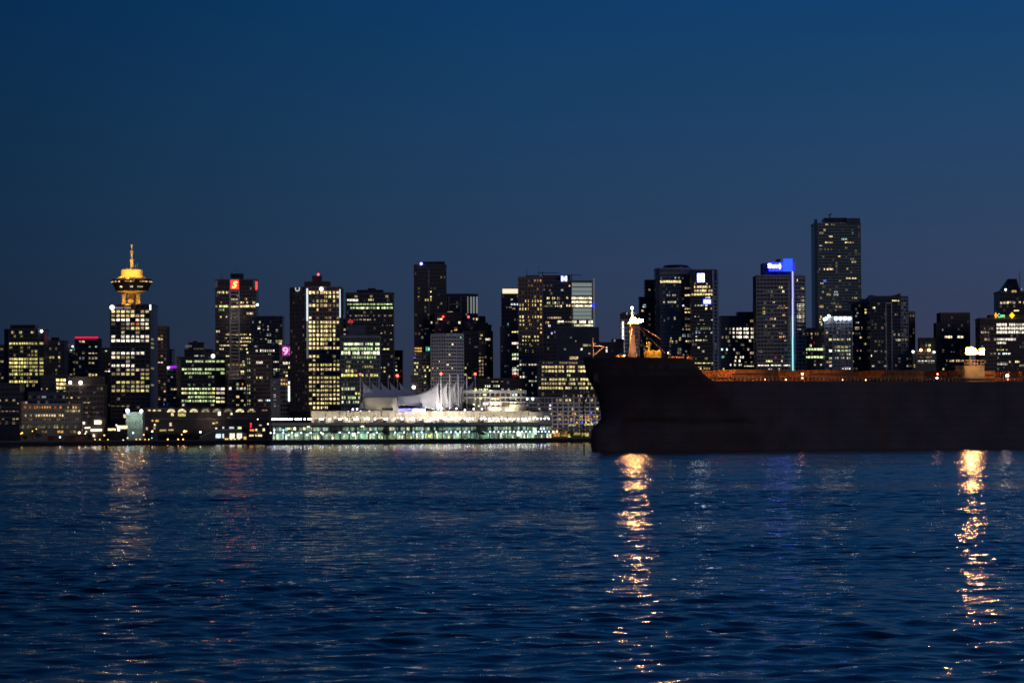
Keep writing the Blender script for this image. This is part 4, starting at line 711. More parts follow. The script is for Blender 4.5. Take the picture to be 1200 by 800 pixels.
    for y, xa, xb, p_, c in ((363.4, 1013.5, 1016.5, '7', 'y'), (363, 1017.5, 1020, '6', 'y'), (366.5, 1013.5, 1016.5, '8', 'y'), (367, 1004, 1007, '6', 'n'), (377.3, 1003, 1007, '68', 'cW'), (380.6, 1017.8, 1020.8, '9', 'y'), (384.5, 1002, 1011, '877.7', 'wn'), (388.5, 1016.5, 1020.5, '9', 'y'), (395.7, 1007.5, 1010.5, '9', 'y'), (396, 1016.5, 1020.8, '8', 'y'), (399.6, 1017, 1020.5, '7', 'y'), (402.5, 1012.5, 1015.5, '7', 'y'), (403, 998.5, 1000, '7', 'y'), (410, 1004, 1010, '5.5', 'n'), (416.4, 1016.5, 1021, '9', 'y'), (423, 998, 1001, '5', 'y'), (390, 997.5+.6, 1001, '7', 'y')): t.row(y, p_, c, 0, xa, xb, h=3)
    t.done()
    t = T('glass_tower', 'curved dark glass tower with a pale vertical frame and brighter right face', 'tower', 2580, [(1020.5, 3), (1056, 0), (1064.5, 5)], 348.2, 'navy', depth=26)
    b = MB(); a = t.xy[0]; c = t.xy[1]; n = 10; pts = []
    for i in range(n+1):
        u = i/n; pts.append((a.lerp(c, u), 1.2-2.2*math.sin(u*math.pi*.8)+2.4*u*u))
    for i in range(n):
        p0, h0 = pts[i]; p1, h1 = pts[i+1]; z = t.z1+1.0
        b.add([(p0.x, p0.y, z), (p1.x, p1.y, z), (p1.x, p1.y, z+max(.2, h1)), (p0.x, p0.y, z+max(.2, h0)), (p0.x, p0.y+18, z), (p1.x, p1.y+18, z), (p1.x, p1.y+18, z+max(.2, h1)), (p0.x, p0.y+18, z+max(.2, h0))], [(0, 1, 2, 3), (5, 4, 7, 6), (3, 2, 6, 7), (0, 4, 5, 1), (1, 5, 6, 2), (0, 3, 7, 4)])
    b.build('curved_roof', WALLS['navy'], t.root)
    t.clad(0, 9, 352, 4.0, band=.25); t.clad(1, 3, 352, 4, band=.3, wall='grey')
    for x in (1038.2, 1045): t.panel(x, x+1, 356, 440, TRIM['pale'], 'facade_frame')
    t.panel(1038.2, 1046, 354.6, 356, TRIM['pale'], 'facade_frame')
    t.row(352.3, '8888', 'y', 0, 1046, 1054.5, wf=1, h=1.4); t.row(360.5, '9', 'w', 0, 1023, 1026.5, h=2.4); t.row(369, '.55', 'n', 0, 1047, 1053); t.row(398, '.8988', 'W', 0, 1048, 1059-3.5, wf=.95, h=2.2); t.row(398, '55', 'w', 1); t.row(392, '5.4', 'n', 0, 1047, 1055); t.row(411, '.44.3', 'n', 0, 1022, 1034); t.row(429, '6..6', 'W', 0, 1021, 1040); t.row(436.8, '8.88899998', 'W', 0, 1037, 1055.8, h=1.8); t.row(429, '8', 'W', 1, 1062, 1064.5); t.rand(356, 4, 14, 3, .35, 'c', '12', 1); t.row(416.8, '8', 'y', 0, 1020.6, 1022) ; t.done()
    t = T('office_block', 'thin dark slab against the curved glass tower', 'building', 2660, [(1063, 0), (1072.5, 2)], 366, 'black', depth=20)
    t.clad(0, 3, 370, 4); t.rand(372, 4, 16, 3, .06, 'n'); t.done()
    t = T('office_block', 'low block with two amber roof lamps and a bright white ground strip', 'building', 2560, [(1070, 0), (1097, 2)], 412, 'black', depth=20)
    t.roof(1078, 1096, 395.5, 4, 14, 'upper_block', ybase=413); t.clad(0, 8, 417, 4.6)
    t.lamp(1079.2, 410, 1.0, GAMB); t.lamp(1088.6, 410, 1.0, GAMB); t.lamp(1070, 412, .9, GW); t.lamp(1094.6, 412.3, .8, GW); t.row(404.5, '5.69', 'g', 0, 1085, 1091) ; t.row(423.6, '999999999', 'W', 0, 1075.8, 1095.2, wf=1, h=2.6); t.row(419, '..4.66.', 'w'); t.row(428.6, '8', 'y', 0, 1064.5+6, 1073); t.done()
    t = T('office_tower', 'plain brown square tower with two pale lit strips mid height', 'building', 2620, [(1103, 0), (1137, 2)], 367.3, 'brown', depth=24)
    t.roof(1096.5, 1104, 378.2, -10, 14, 'side_block', ybase=440); t.clad(0, 9, 372, 4.6, wall='black')
    t.row(394.6, '8899', 'n', 0, 1107, 1116, wf=1, h=3); t.row(394.6, '999', 'n', 0, 1122, 1129, wf=1, h=3); t.row(411.7, '7.5', 'W', 0, 1114, 1119, h=1.6); t.row(422.6, '.6.899.87777', 'w', 0, 1107, 1130, h=2.4); t.row(432.6, '9', 'y', 0, 1103, 1107, h=3); t.row(411, '4', 'n', 0, 1104, 1107); t.row(386.6, '5', 'c', 0, 1103.5, 1106); t.done()
    t = T('office_block', 'wide low office block with green and yellow roof signs and white window rows', 'building', 2560, [(1149.5, 0), (1168, 0), (1214, 3)], 373.5, 'brown', depth=26)
    t.clad(0, 5, 384.7, 4.3, wall='brown'); t.clad(1, 14, 384.7, 4.3, band=.3, wall='black')
    t.roof(1160, 1214, 368.5, 3, 16, ybase=374)
    def dia(x, y, w, h, m):
        p = P(x, y, t.d-1.0); b = MB(); k = t.d/F; vs = [(p.x-w*k, p.y, p.z), (p.x, p.y, p.z-h*k), (p.x+w*k, p.y, p.z), (p.x, p.y, p.z+h*k)]
        b.add(vs+[(v[0], v[1]+.5, v[2]) for v in vs], [(0, 1, 2, 3), (7, 6, 5, 4), (0, 4, 5, 1), (1, 5, 6, 2), (2, 6, 7, 3), (3, 7, 4, 0)]); b.build('diamond_sign', m, t.root)
    dia(1167, 369.4, 1.7, 3.8, glow('orange_sign', (1, .42, 0), 1.4)); dia(1186, 369.5, 3.3, 3.8, GYEL)
    p = P(1173.2, 369.6, t.d-1.1); text_obj('Com', Vector((p.x, p.y, p.z)), 8.4*t.d/F, 4.6*t.d/F, 0, glow('mint_letter', (.3, .95, .42), 1.6), t.root)
    p = P(1191.5, 364.3, t.d+5); t.w.append(((p.x, p.y+0, p.z), (6*t.d/F, .3, 2.2*t.d/F), 0, (1.2, 1.0, .75))) if False else None
    for y, p_ in ((380.3, '99999.98989889'), (384.6, '98989898989998'), (389.2, '99999999898898')): t.row(y, p_+'8898', 'W', 1, 1168, 1213, wf=.9, h=3.1)
    t.row(397.5, '.66.6', 'n', 0, 1149.8, 1168); t.row(397.5, '889898898', 'W', 1, 1168, 1191.5, wf=.9, h=2.8); t.row(401.5, '889989', 'W', 1, 1168, 1179, wf=.92, h=2.8); t.row(385, '.3.33.', 'n', 0); t.row(389.5, '67666', 'n', 0, 1149.8, 1160, h=2.6); t.row(409.6, '7777.5', 'y', 1, 1168, 1181, h=2); t.row(413.7, '.8.99998', 'Wc', 1, 1168, 1184.5, wf=.9, h=3.2); t.row(413.7, '.44', 'n', 0, 1155, 1168); t.row(426, '789987', 'W', 1, 1168, 1181.5, wf=.9, h=2.6); t.row(423.8, '9..99..', 'w', 1, 1182.5, 1200, wf=1, h=2.4); t.row(430, '5', 'c', 1, 1175, 1177.5, h=1.6); t.row(428.4, '.555', 'n', 1, 1192, 1200)
    t.done()
    t = T('office_tower', 'dark tower with a tapered roof and a thin mast at the right edge', 'tower', 2660, [(1171.5, 0), (1199, 0), (1206, 3)], 342.5, 'black', depth=26)
    zc, zt = t.z1, ZZ(326.8, 2670, 1186); a0, a1 = G(1174.5, 2662), G(1197.5, 2662); c0, c1 = G(1183.5, 2668), G(1193, 2668); b = MB()
    b.taper([(a0.x, a0.y), (a1.x, a1.y), (a1.x, a1.y+22), (a0.x, a0.y+22)], zc, [(c0.x, c0.y), (c1.x, c1.y), (c1.x, c1.y+8), (c0.x, c0.y+8)], zt); b.build('tapered_roof', WALLS['black'], t.root)
    t.antenna(1195, 318, inset=3, r=.3); t.clad(0, 7, 350, 4.4); t.row(341.5, '....88.', 'na', 0, 1176, 1196) if False else None
    p = P(1188.5, 341.3, 2659.6); t.w.append(((p.x, p.y, p.z), (4, .3, 1.8), 0, (.5, .3, .12)))
    t.row(354, '.8866..8', 'w', 0, 1175, 1197, h=2); t.row(364.3, '9999', 'w', 0, 1188.6, 1194.6, wf=1, h=2.6); t.row(339, '5', 'n', 0, 1197, 1199) ; t.lamp(1178.5, 339.3, .8, MATS['white_lamp_mild']); t.row(354.2, '7', 'y', 1, 1199, 1203); t.rand(346, 4.4, 6, 7, .08, 'n'); t.done()
t_right()

# ------------------------------------------------------------------ water and land
def water_material():
    m = bpy.data.materials.new('harbour_water'); m.use_nodes = True; nt = m.node_tree; N = nt.nodes; L = nt.links
    b = N['Principled BSDF']; b.inputs['Base Color'].default_value = (.002, .010, .026, 1); b.inputs['Roughness'].default_value = .035
    b.inputs['IOR'].default_value = 1.33; b.inputs['Specular IOR Level'].default_value = .5
    geo = N.new('ShaderNodeNewGeometry')
    def noise(sx, sy, scale, detail, rough=.5, rot=0, dist=0):
        mp = N.new('ShaderNodeMapping'); mp.inputs['Scale'].default_value = (sx, sy, 1); mp.inputs['Rotation'].default_value = (0, 0, rot); L.new(geo.outputs['Position'], mp.inputs['Vector'])
        n = N.new('ShaderNodeTexNoise'); n.inputs['Scale'].default_value = scale; n.inputs['Detail'].default_value = detail; n.inputs['Roughness'].default_value = rough; n.inputs['Distortion'].default_value = dist
        L.new(mp.outputs[0], n.inputs['Vector']); return n.outputs['Fac']
    def mad(a, k, c=None):
        n = N.new('ShaderNodeMath'); n.operation = 'MULTIPLY'; L.new(a, n.inputs[0])
        if isinstance(k, (int, float)): n.inputs[1].default_value = k
        else: L.new(k, n.inputs[1])
        if c is None: return n.outputs[0]
        s = N.new('ShaderNodeMath'); s.operation = 'ADD'; L.new(n.outputs[0], s.inputs[0]); L.new(c, s.inputs[1]); return s.outputs[0]
    # gust patches: calmer and rougher areas
    g = noise(.012, .004, 1, 2); gr = N.new('ShaderNodeMapRange'); gr.inputs['From Min'].default_value = .35; gr.inputs['From Max'].default_value = .65; gr.inputs['To Min'].default_value = .65; gr.inputs['To Max'].default_value = 1.25; L.new(g, gr.inputs['Value'])
    h = mad(noise(.7, 1.0, 1.2, 2, .55, .25), WAVE[0])
    small = mad(noise(.75, 1.0, 3.4, 2, .55, -.1), WAVE[1])
    h2 = N.new('ShaderNodeMath'); h2.operation = 'MULTIPLY'; L.new(small, h2.inputs[0]); L.new(gr.outputs[0], h2.inputs[1])
    s0 = N.new('ShaderNodeMath'); s0.operation = 'ADD'; L.new(h, s0.inputs[0]); L.new(h2.outputs[0], s0.inputs[1])
    # calmer lee water close to the city shore
    sy = N.new('ShaderNodeSeparateXYZ'); L.new(geo.outputs['Position'], sy.inputs[0])
    lee = N.new('ShaderNodeMapRange'); lee.inputs['From Min'].default_value = 1200; lee.inputs['From Max'].default_value = 2000; lee.inputs['To Min'].default_value = 1; lee.inputs['To Max'].default_value = .12; L.new(sy.outputs['Y'], lee.inputs['Value'])
    s = N.new('ShaderNodeMath'); s.operation = 'MULTIPLY'; L.new(s0.outputs[0], s.inputs[0]); L.new(lee.outputs[0], s.inputs[1])
    bp = N.new('ShaderNodeBump'); bp.inputs['Strength'].default_value = 1; bp.inputs['Distance'].default_value = 1; L.new(s.outputs[0], bp.inputs['Height'])
    L.new(bp.outputs[0], b.inputs['Normal'])
    return m
WAVE = (.050, .022)
def water_sheet():
    """one sheet: real wind waves inside the wedge the harbour is seen through, level water beyond it"""
    import numpy as np
    rg = np.random.default_rng(12)
    r = [22.0]
    while r[-1] < 2440: r.append(r[-1]+(.13+.0005*r[-1] if r[-1] < 1000 else .63+(r[-1]-1000)*.003))
    r = np.array(r); t = np.linspace(-1, 1, 900); dr = np.gradient(r)
    X = ((r*.215+55)[:, None]*t[None, :]); Y = np.repeat(r[:, None], len(t), 1); Z = np.zeros_like(X)
    nw = 96; lam = np.exp(np.linspace(math.log(.7), math.log(20), nw))
    px_ = (X+9*np.sin(Y*.021)+6*np.sin(X*.035+Y*.008)); py_ = (Y+7*np.sin(X*.028+1)+4*np.sin(Y*.05+X*.02))
    # gusts: patches where the waves run a little higher or lower
    gust = 1+.30*np.sin(X*.045+2.2*np.sin(Y*.011))*np.sin(Y*.031+1.3*np.sin(X*.02))+.22*np.sin(Y*.09+X*.03+2*np.sin(X*.05))
    for L in lam:
        th = -math.pi/2+.35+rg.normal(0, .66); k = 2*math.pi/L
        slope = SLOPE*(1.0 if L < 1.3 else (1.3/L)**1.05)
        fade = np.clip((L/(dr*2.2)-1), 0, 1)
        ph = rg.uniform(0, 2*math.pi)
        Z += (slope/k)*fade[:, None]*np.sin(k*(px_*math.cos(th)+py_*math.sin(th))+ph)
    Z *= gust
    edge = np.clip((1-np.abs(t))/.03, 0, 1); Z *= edge[None, :]
    Z *= np.clip((r-22)/5, 0, 1)[:, None]*np.clip((r[-1]-r)/40, 0, 1)[:, None]
    # level water joined on all four sides, out to the horizon
    fx = np.full((len(r), 1), 20000.0); X = np.hstack([-fx, X, fx]); Y = np.hstack([Y[:, :1], Y, Y[:, -1:]]); Z = np.hstack([0*fx, Z, 0*fx])
    X = np.vstack([X[:1], X, X[-1:]]); Y = np.vstack([Y[:1]*0-600, Y, Y[-1:]*0+30000]); Z = np.vstack([Z[:1]*0, Z, Z[-1:]*0])
    nr, nc = X.shape; n = nr*nc
    co = np.empty((n, 3), np.float32); co[:, 0] = X.ravel(); co[:, 1] = Y.ravel(); co[:, 2] = Z.ravel()
    i = np.arange(nr-1)[:, None]*nc+np.arange(nc-1)[None, :]
    q = np.stack([i, i+1, i+nc+1, i+nc], -1).reshape(-1, 4).astype(np.int32)
    me = bpy.data.meshes.new('water'); me.vertices.add(n); me.vertices.foreach_set('co', co.ravel())
    me.loops.add(q.size); me.loops.foreach_set('vertex_index', q.ravel()); me.polygons.add(len(q))
    me.polygons.foreach_set('loop_start', np.arange(0, q.size, 4, dtype=np.int32)); me.polygons.foreach_set('loop_total', np.full(len(q), 4, np.int32))
    me.polygons.foreach_set('use_smooth', np.ones(len(q), bool)); me.update(calc_edges=True)
    return link('water', me, water_material())
SLOPE = .0265
structure(water_sheet())
SHORE = 2432
land_m = mat('dark_ground', (.06, .058, .052), .9, 0, .3, .02)
b = MB(); sh = []
r2 = random.Random(3); x = -1600.0
while x < 1600: sh.append((x, SHORE+r2.uniform(-3, 3))); x += 40
b.prism([p for p in sh]+[(9000, 2500), (9000, 26000), (-9000, 26000), (-9000, 2500)], -3, 2.2)
structure(b.build('ground', land_m))
# rock embankment along the shore
bank = MB(); r3 = random.Random(5)
for i in range(520):
    x = r3.uniform(-420, -60) if i < 400 else r3.uniform(40, 140); y = SHORE-4+r3.uniform(-2, 3); s = r3.uniform(.8, 2.0)
    bank.lathe(x, y, [(s*.4, -.6), (s*1.1, .0), (s*.9, s*.5), (s*.2, s*.8)], 5)
o = bank.build('rubble_embankment', mat('wet_rock', (.05, .045, .04), .8)); o['kind'] = 'stuff'
b = MB(); b.prism([(-460, SHORE-3.2), (460, SHORE-3.2), (460, SHORE+22), (-460, SHORE+22)], -2, 2.7); structure(b.build('shore_road', mat('shore_asphalt', (.05, .05, .05), .9)))
b = MB(); b.box((0, SHORE-3.4, 3.0), (920, .4, 1.0)); b.build('kerb', mat('kerb_stone', (.2, .19, .18), .8)); structure(bpy.data.objects['kerb'])

# ------------------------------------------------------------------ convention pier
XA = (316-600)/F*2200; DXT = 200.7; DYT = 150.0
PLEN = math.hypot(DXT, DYT); PU = Vector((DXT/PLEN, DYT/PLEN)); PN = Vector((-PU.y, PU.x)); PRZ = math.atan2(PU.y, PU.x)
def pt(x): k = (x-600)/F; return (2200*k-XA)/(DXT-DYT*k)
def pw(x, back, z):
    """point on the pier seen at column x, `back` metres behind its water edge"""
    t = pt(x); q = Vector((XA, 2200))+PU*(t*PLEN); q = q+PN*back
    # keep the column: slide along the pier
    for _ in range(3):
        xx = 600+F*q.x/q.y; q = q+PU*((x-xx)*q.y/F/(PU.x-PU.y*q.x/q.y))
    return Vector((q.x, q.y, z))
def zp(y, x, back=4): q = pw(x, back, 0); return ZZ(y, q.y, x)
def pier():
    R = thing('convention_centre', tuple(pw(480, 40, 0)), 'long white-lit convention pier with five tall white sails on its roof', 'convention centre')
    conc = mat('pier_concrete', (.14, .14, .13), .8); cream = mat('cream_wall', (.56, .51, .38), .8, 0, .12, .2); white = mat('white_paint', (.7, .69, .66), .6, 0, .06, .2)
    fabric = mat('sail_fabric', (.72, .71, .70), .9, 0, .05, .1); steel = mat('grey_steel', (.3, .3, .3), .5); greenw = mat('green_wall', (.24, .32, .24), .7, 0, .4, .3)
    def quad(xa, xb, b0, b1): return [pw(xa, b0, 0).xy, pw(xb, b0, 0).xy, pw(xb, b1, 0).xy, pw(xa, b1, 0).xy]
    def slab(name, xa, xb, b0, b1, z0, z1, m): b = MB(); b.prism(quad(xa, xb, b0, b1), z0, z1); return b.build(name, m, R)
    slab('quay', 316, 646, 0, 88, -3, 3.1, mat('wet_concrete', (.03, .03, .032), .7))
    z8, z9 = 12.9, 14.1
    slab('upper_deck', 318, 646, 3, 86, z8, z9, conc)
    slab('deck_fascia', 318, 646, 2.4, 2.98, z8+.3, z9+.9, cream)
    # lower arcade
    b = MB(); x = 322.0
    cols = []
    while x < 644: cols.append(x); x += 10.9
    for x in cols:
        q = pw(x, 3.6, 0); c = MB(); c.tube((q.x, q.y, 3.1), (q.x, q.y, z8), .4, n=8); c.build('column', conc, R)
    slab('inner_wall', 319, 646, 15, 16, 3.1, z8, greenw)
    slab('mezzanine', 319, 646, 9, 14.9, 8.4, 8.8, conc)
    # lit shop fronts behind the arcade: greenish glass rooms
    r = random.Random(11); ws = []
    def win(x, back, z, w, h, tint): tint = tuple(1.5*k for k in tint); q = pw(x, back, z); ws.append(((q.x, q.y, q.z), (w, .15, h), PRZ, tint))
    x = 320.0
    while x < 645:
        dark = 417 < x < 426 and False
        ga = (388 < x < 396) or (447 < x < 455) or (556 < x < 569) or (627.5 < x < 629.5)
        if not ga:
            L = r.choice((.12, .2, .3, .45, .6)); ti = r.choice(((.55, .9, .6), (.45, .85, .6), (.8, .9, .55), (.6, .8, .7)))
            win(x+1.3, 14.8, 5.4, 2.0, 3.4, tuple(L*k for k in ti))
            if r.random() < .8:
                L = r.choice((.15, .3, .45)); win(x+1.3, 14.8, 10.6, 2.1, 2.4, tuple(L*k for k in ti))
            if r.random() < .35: win(x+1.3, 8.0, 4.6, 1.2, 2.2, (1.0*L+.4, 1.0*L+.4, .6*L+.25))
        x += 3.4
    for x, y, w, h, tt in ((347, 509.5, 2.6, 1.6, (1.2, 1.4, 1)), (414, 509, 2.5, 2, (1.3, 1.5, 1)), (377.6, 508, 1.6, 1.6, (.7, 1.1, .5)), (607, 508, 3, 3.2, (1.2, 1.4, .9)), (626, 505, 3.4, 5, (.5, .8, .6)), (502.5, 510.5, 1.4, 1.6, (1.5, 1.1, .1)), (511.3, 510.5, 1.4, 1.6, (1.5, 1.1, .1)), (424, 499.5, 3, 1, (1.1, 1.1, .5)), (361, 500, 2.4, .9, (1.1, 1.1, .4)), (338, 502, 2, 1.2, (.9, 1, .3)), (345, 502, 1.6, 1.8, (1.3, 1.3, .7)), (356, 502, 1.6, 1.6, (1.1, 1.2, .6))):
        q = pw(x, 2.2, 0); win(x, 2.2, ZZ(y, q.y, x), w, h, tt)
    # glass kiosk box on the quay
    for xa, xb in ((497, 548),):
        g = slab('glass_canopy', xa, xb, 2.0, 2.25, zp(500.5, 520), zp(496.6, 520), mat('green_canopy_glass', (.12, .22, .18), .3))
    # upper promenade wall
    slab('terminal_wall', 364, 645, 22, 24, z9, zp(482.6, 480, 22), cream)
    slab('terminal_roof', 364, 620, 21, 84, zp(482.6, 480, 22)+.02, zp(481.6, 480, 22)+.1, cream)
    x = 366.0
    while x < 640:
        L = r.choice((.3, .5, .8, 1.0)); 
        if r.random() < .75: win(x, 21.8, z9+2.3+r.choice((0, 0, 2.4)), r.uniform(1.4, 4.2), 1.7, (L, .93*L, .66*L))
        x += r.uniform(3, 8)
    zt = zp(482, 480, 22)
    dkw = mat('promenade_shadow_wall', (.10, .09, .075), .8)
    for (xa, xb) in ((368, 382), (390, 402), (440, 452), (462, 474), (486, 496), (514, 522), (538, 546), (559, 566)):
        slab('recess_shade', xa, xb, 21.6, 21.95, z9+.4, z9+3.6, dkw)  # recess shade imitated by dark slabs standing proud of the wall
    x = 365.0
    while x < 643: slab('pilaster', x, x+.9, 21.2, 21.98, z9, zt-.6, cream); x += 8.2
    slab('ledge', 364, 645, 20.6, 21.1, z9+4.5, z9+4.9, white)
    slab('deck_railing', 318, 645, 3.2, 3.3, z9+1.0, z9+1.15, conc)
    for xa, w_, h_ in ((366, 6, 1.6), (377, 3, 2.6), (389, 8, 1.2), (402, 3, 2.2), (500, 5, 2.0), (526, 4, 1.6), (545, 6, 2.2), (622, 9, 1.8), (636, 5, 2.6)):
        slab('roof_plant', xa, xa+w_, 26, 33, zt-.4, zt+h_, conc)
    for xa, w_ in ((396, 3), (413, 3), (446, 5), (470, 3), (487, 5), (509, 3), (560, 7), (600, 5)):
        slab('awning', xa, xa+w_, 9, 15, z9+2.6, z9+2.9, mat('awning_cloth', (.45, .42, .33), .8)); slab('stall', xa+.4, xa+w_-.4, 10, 14, z9, z9+2.2, mat('stall_panel', (.16, .15, .11), .8))
    # drum beside the sails
    cx, cy = pw(447, 40, 0).xy; z0, z1 = zt, ZZ(466.2, cy, 445); b = MB(); a, c = pw(424, 30, 0), pw(466, 30, 0); w = c.x-a.x; pts = []
    rad = 4.5
    for (ox, oy, a0) in ((a.x+rad, a.y+rad, 180), (c.x-rad, a.y+rad, 270)):
        for i in range(7): an = math.radians(a0+15*i); pts.append((ox+rad*math.cos(an), oy+rad*math.sin(an)))
    pts += [(c.x, a.y+22), (a.x, a.y+22)]
    b.prism(pts, z0, z1); b.build('drum', cream, R); b = MB(); cxm = sum(p[0] for p in pts)/len(pts); cym = sum(p[1] for p in pts)/len(pts)
    b.prism([(cxm+(p[0]-cxm)*1.02, cym+(p[1]-cym)*1.03) for p in pts], z1-2.2, z1-1.9); b.build('drum_ledge', white, R)
    b = MB(); q = P(454, 479.4, a.y-.2); b.box((q.x, a.y-.1, q.z), (8, .5, 1.9)); b.build('drum_opening', WALLS['black'], R)
    # blue theatre band and red shop line
    q0, q1 = P(466, 480, a.y+4), P(499, 480, a.y+9); b = MB()
    b.box(((q0.x+q1.x)/2, (q0.y+q1.y)/2, ZZ(480.3, q0.y, 480)), (abs(q1.x-q0.x), 1.0, 2.4), math.atan2(q1.y-q0.y, q1.x-q0.x)); b.build('blue_light_band', glow('blue_band', (.03, .07, 1), .9), R)
    for x, w_ in ((469, 3.4), (475.5, 2), (480, 4), (484, 2)):
        q = P(x, 484, a.y+1); b = MB(); b.box(tuple(q), (w_, .4, .9)); b.build('red_shop_sign', glow('red_shop', (1, .12, .08), .9, False), R)
    # sails: five bays, fabric slung between a west and an east mast
    NU, NV = 36, 17
    for i in range(5):
        dl, dr = 2290+17*i, 2308+17*i
        xl, xr = 422.3+10.9*i, 517+10.0*i
        yl, yr = (441.5, 440.8) if i == 0 else (443.0, 441.0)
        ML, MR = G(xl, dl, 470), G(xr, dr, 470); zl, zr = ZZ(yl+1.0, dl, xl), ZZ(yr+1.2, dr, xr); base = zt+.6
        for (M, zz, yy, dd, xx) in ((ML, zl, yl, dl, xl), (MR, zr, yr, dr, xr)):
            ztop = ZZ(yy-2.2, dd, xx); b = MB(); b.tube((M.x, M.y, zt), (M.x, M.y, ztop), .62, .45, 10); mo = b.build('mast', white, R)
            if (xx in (422.3, 517)) or i == 4:
                b = MB(); b.ball((M.x, M.y, ztop+.5), .95); b.build('beacon', glow('sail_beacon', (1, .06, .03), 9, False) if xx != 422.3 else glow('sail_beacon_dim', (1, .3, .2), 1.0, False), mo, True)
        low = ZZ(462.5, 2300, 470); vs = []; ax = Vector((6.2, 17.0))
        for u in range(NU+1):
            uu = u/NU; c = ML.lerp(MR, uu); e = abs(2*uu-1)
            top = (zl if uu < .5 else zr); ridge = low+(top-low)*e**2.6
            if uu < .5: ridge += 0
            end = e**5
            for v in range(NV+1):
                vv = 2*v/NV-1; a_ = abs(vv)
                valley = base+(low-base)*.30*(1-e**2)+.6
                prof = (1-a_)**(1.15+.75*e**3)
                z = valley+(ridge-valley)*prof
                pull = (1-.0*e)
                q = c+ax*(vv*.5)
                # side edge is drawn in to the mast near its top
                inn = (-1 if uu > .5 else 1)*.052*e**9*(4*prof*(1-prof))**.8
                vs.append((q.x+(MR.x-ML.x)*inn, q.y+(MR.y-ML.y)*inn, z))
        fs = []
        for u in range(NU):
            for v in range(NV): a_ = u*(NV+1)+v; fs.append((a_, a_+NV+1, a_+NV+2, a_+1))
        b = MB(); b.add(vs, fs); so = b.build('sail', fabric, R, True)
        sm = so.modifiers.new('thickness', 'SOLIDIFY'); sm.thickness = .12
    # white terraces east of the sails
    qa, qb = pw(556, 34, 0), pw(616.5, 34, 0)
    def band(name, xa, xb, y0, y1, m, back=34, th=1.6):
        A, B = pw(xa, back, 0), pw(xb, back, 0); ym = B.y; za, zb = ZZ(y0, (A.y+B.y)/2, (xa+xb)/2), ZZ(y1, (A.y+B.y)/2, (xa+xb)/2)
        b = MB(); b.box(((A.x+B.x)/2+PN.x*th/2, (A.y+B.y)/2+PN.y*th/2, (za+zb)/2), ((B-A).length, th, za-zb), PRZ); return b.build(name, m, R)
    band('terrace_core', 556, 616.4, 459, 484, mat('terrace_core_wall', (.2, .19, .17), .8), 37, 24)
    band('terrace_roof', 553.5, 616.6, 457, 460.6, white, 33, 27); band('terrace_deck', 556, 616.4, 464.6, 466.6, white, 33.4, 20); band('terrace_deck', 571, 616.5, 470.2, 471.6, white, 32.6, 20)
    band('terrace_wall', 596.5, 616.4, 473.4, 484, cream, 33, 3); band('terrace_wall', 571, 596, 476.6, 484, cream, 33, 3)
    for x in range(556, 616, 6): band('terrace_post', x, x+.8, 460.6, 484, cream, 34, 1)
    band('orange_banner', 577.5, 588, 471.9, 474.2, glow('orange_banner_lit', (1, .16, .05), .6), 32.4, .5); band('brown_wall', 588, 597, 472, 476.4, WALLS['brown'], 33, 1)
    for x, y, w_, h, tt in ((567.5, 462.4, 3, 1, (1.2, 1.1, .5)), (601, 462.4, 1.8, 1.6, (.6, .8, .6)), (604.5, 462.4, 2, 1.6, (.6, .8, .6)), (557, 456.4, 2, 2, (.8, .8, .3)), (568, 456.6, 2, 2, (.8, .8, .3)), (575, 457.4, 3, .6, (1, .9, .6)), (563, 466.8, 1.8, 1.2, (1, .95, .4)), (580, 467.4, 7, .8, (1, 1, .4)), (583, 467.2, 1.8, 1.2, (1, .1, .03)), (555, 473.5, 1.6, 1, (1.2, 1.1, .7)), (560.5, 475.5, 1.2, 1.2, (1, .9, .3)), (568, 484, 1, 1.4, (1, .9, .2)), (557, 467, 1.2, 1, (1, .9, .3)), (596, 481.2, 7, 2.6, (1.4, 1.3, .9)), (592, 482.6, 5, 2, (1.2, 1.1, .8))):
        q = pw(x, 31.9, 0); win(x, 31.9, ZZ(y, q.y, x), w_, h, tt)
    for (c, size, rz, tint) in sorted(ws, key=lambda t: -max(t[3])*t[1][0])[:100]:
        o = bpy.data.objects.new('window', PANE); COL.objects.link(o); o.parent = R; o.location = Vector(c)-Vector(R['_o']); o.rotation_euler = (0, 0, rz); o.scale = size; o.color = (*tint, 1)
    rest = sorted(ws, key=lambda t: -max(t[3])*t[1][0])[100:]
    if rest:
        b = MB()
        for (c, size, rz, tint) in rest: b.box(c, size, rz)
        o = b.build('small_windows', M_WIN2, R); o['kind'] = 'stuff'; at = o.data.color_attributes.new('tint', 'FLOAT_COLOR', 'CORNER')
        for wi, (c, size, rz, tint) in enumerate(rest):
            for q in range(24): at.data[wi*24+q].color = (*tint, 1)
    # ---- lamp standards: real lamps, one thing each
    post_m = mat('lamp_post_paint', (.08, .09, .08), .5)
    def protos(nm, label, group, ht, rad, gm):
        root = thing(nm, (0, 0, 0), label, 'lamp', group); b = MB(); b.tube((0, 0, 0), (0, 0, ht-rad), .12, .08, 6); b.build('post', post_m, root); b = MB(); b.ball((0, 0, ht), rad, 10, 8); b.build('globe', gm, root, True); return root
    used = set()
    def put(root, p):
        if root.name not in used: used.add(root.name); root.location = p; return root
        c = root.copy(); COL.objects.link(c); c.location = p
        for ch in root.children: d = ch.copy(); COL.objects.link(d); d.parent = c
        return c
    glow_u = glow('deck_lamp_light', (.93, .86, 1), 10); glow_l = glow('quay_lamp_light', (.50, .62, 1), 7)
    up = protos('lamp_standard', 'white globe lamp standing in the bright row on the pier\'s upper deck', 'lamps along the upper deck of the pier', 3.6, .58, glow_u)
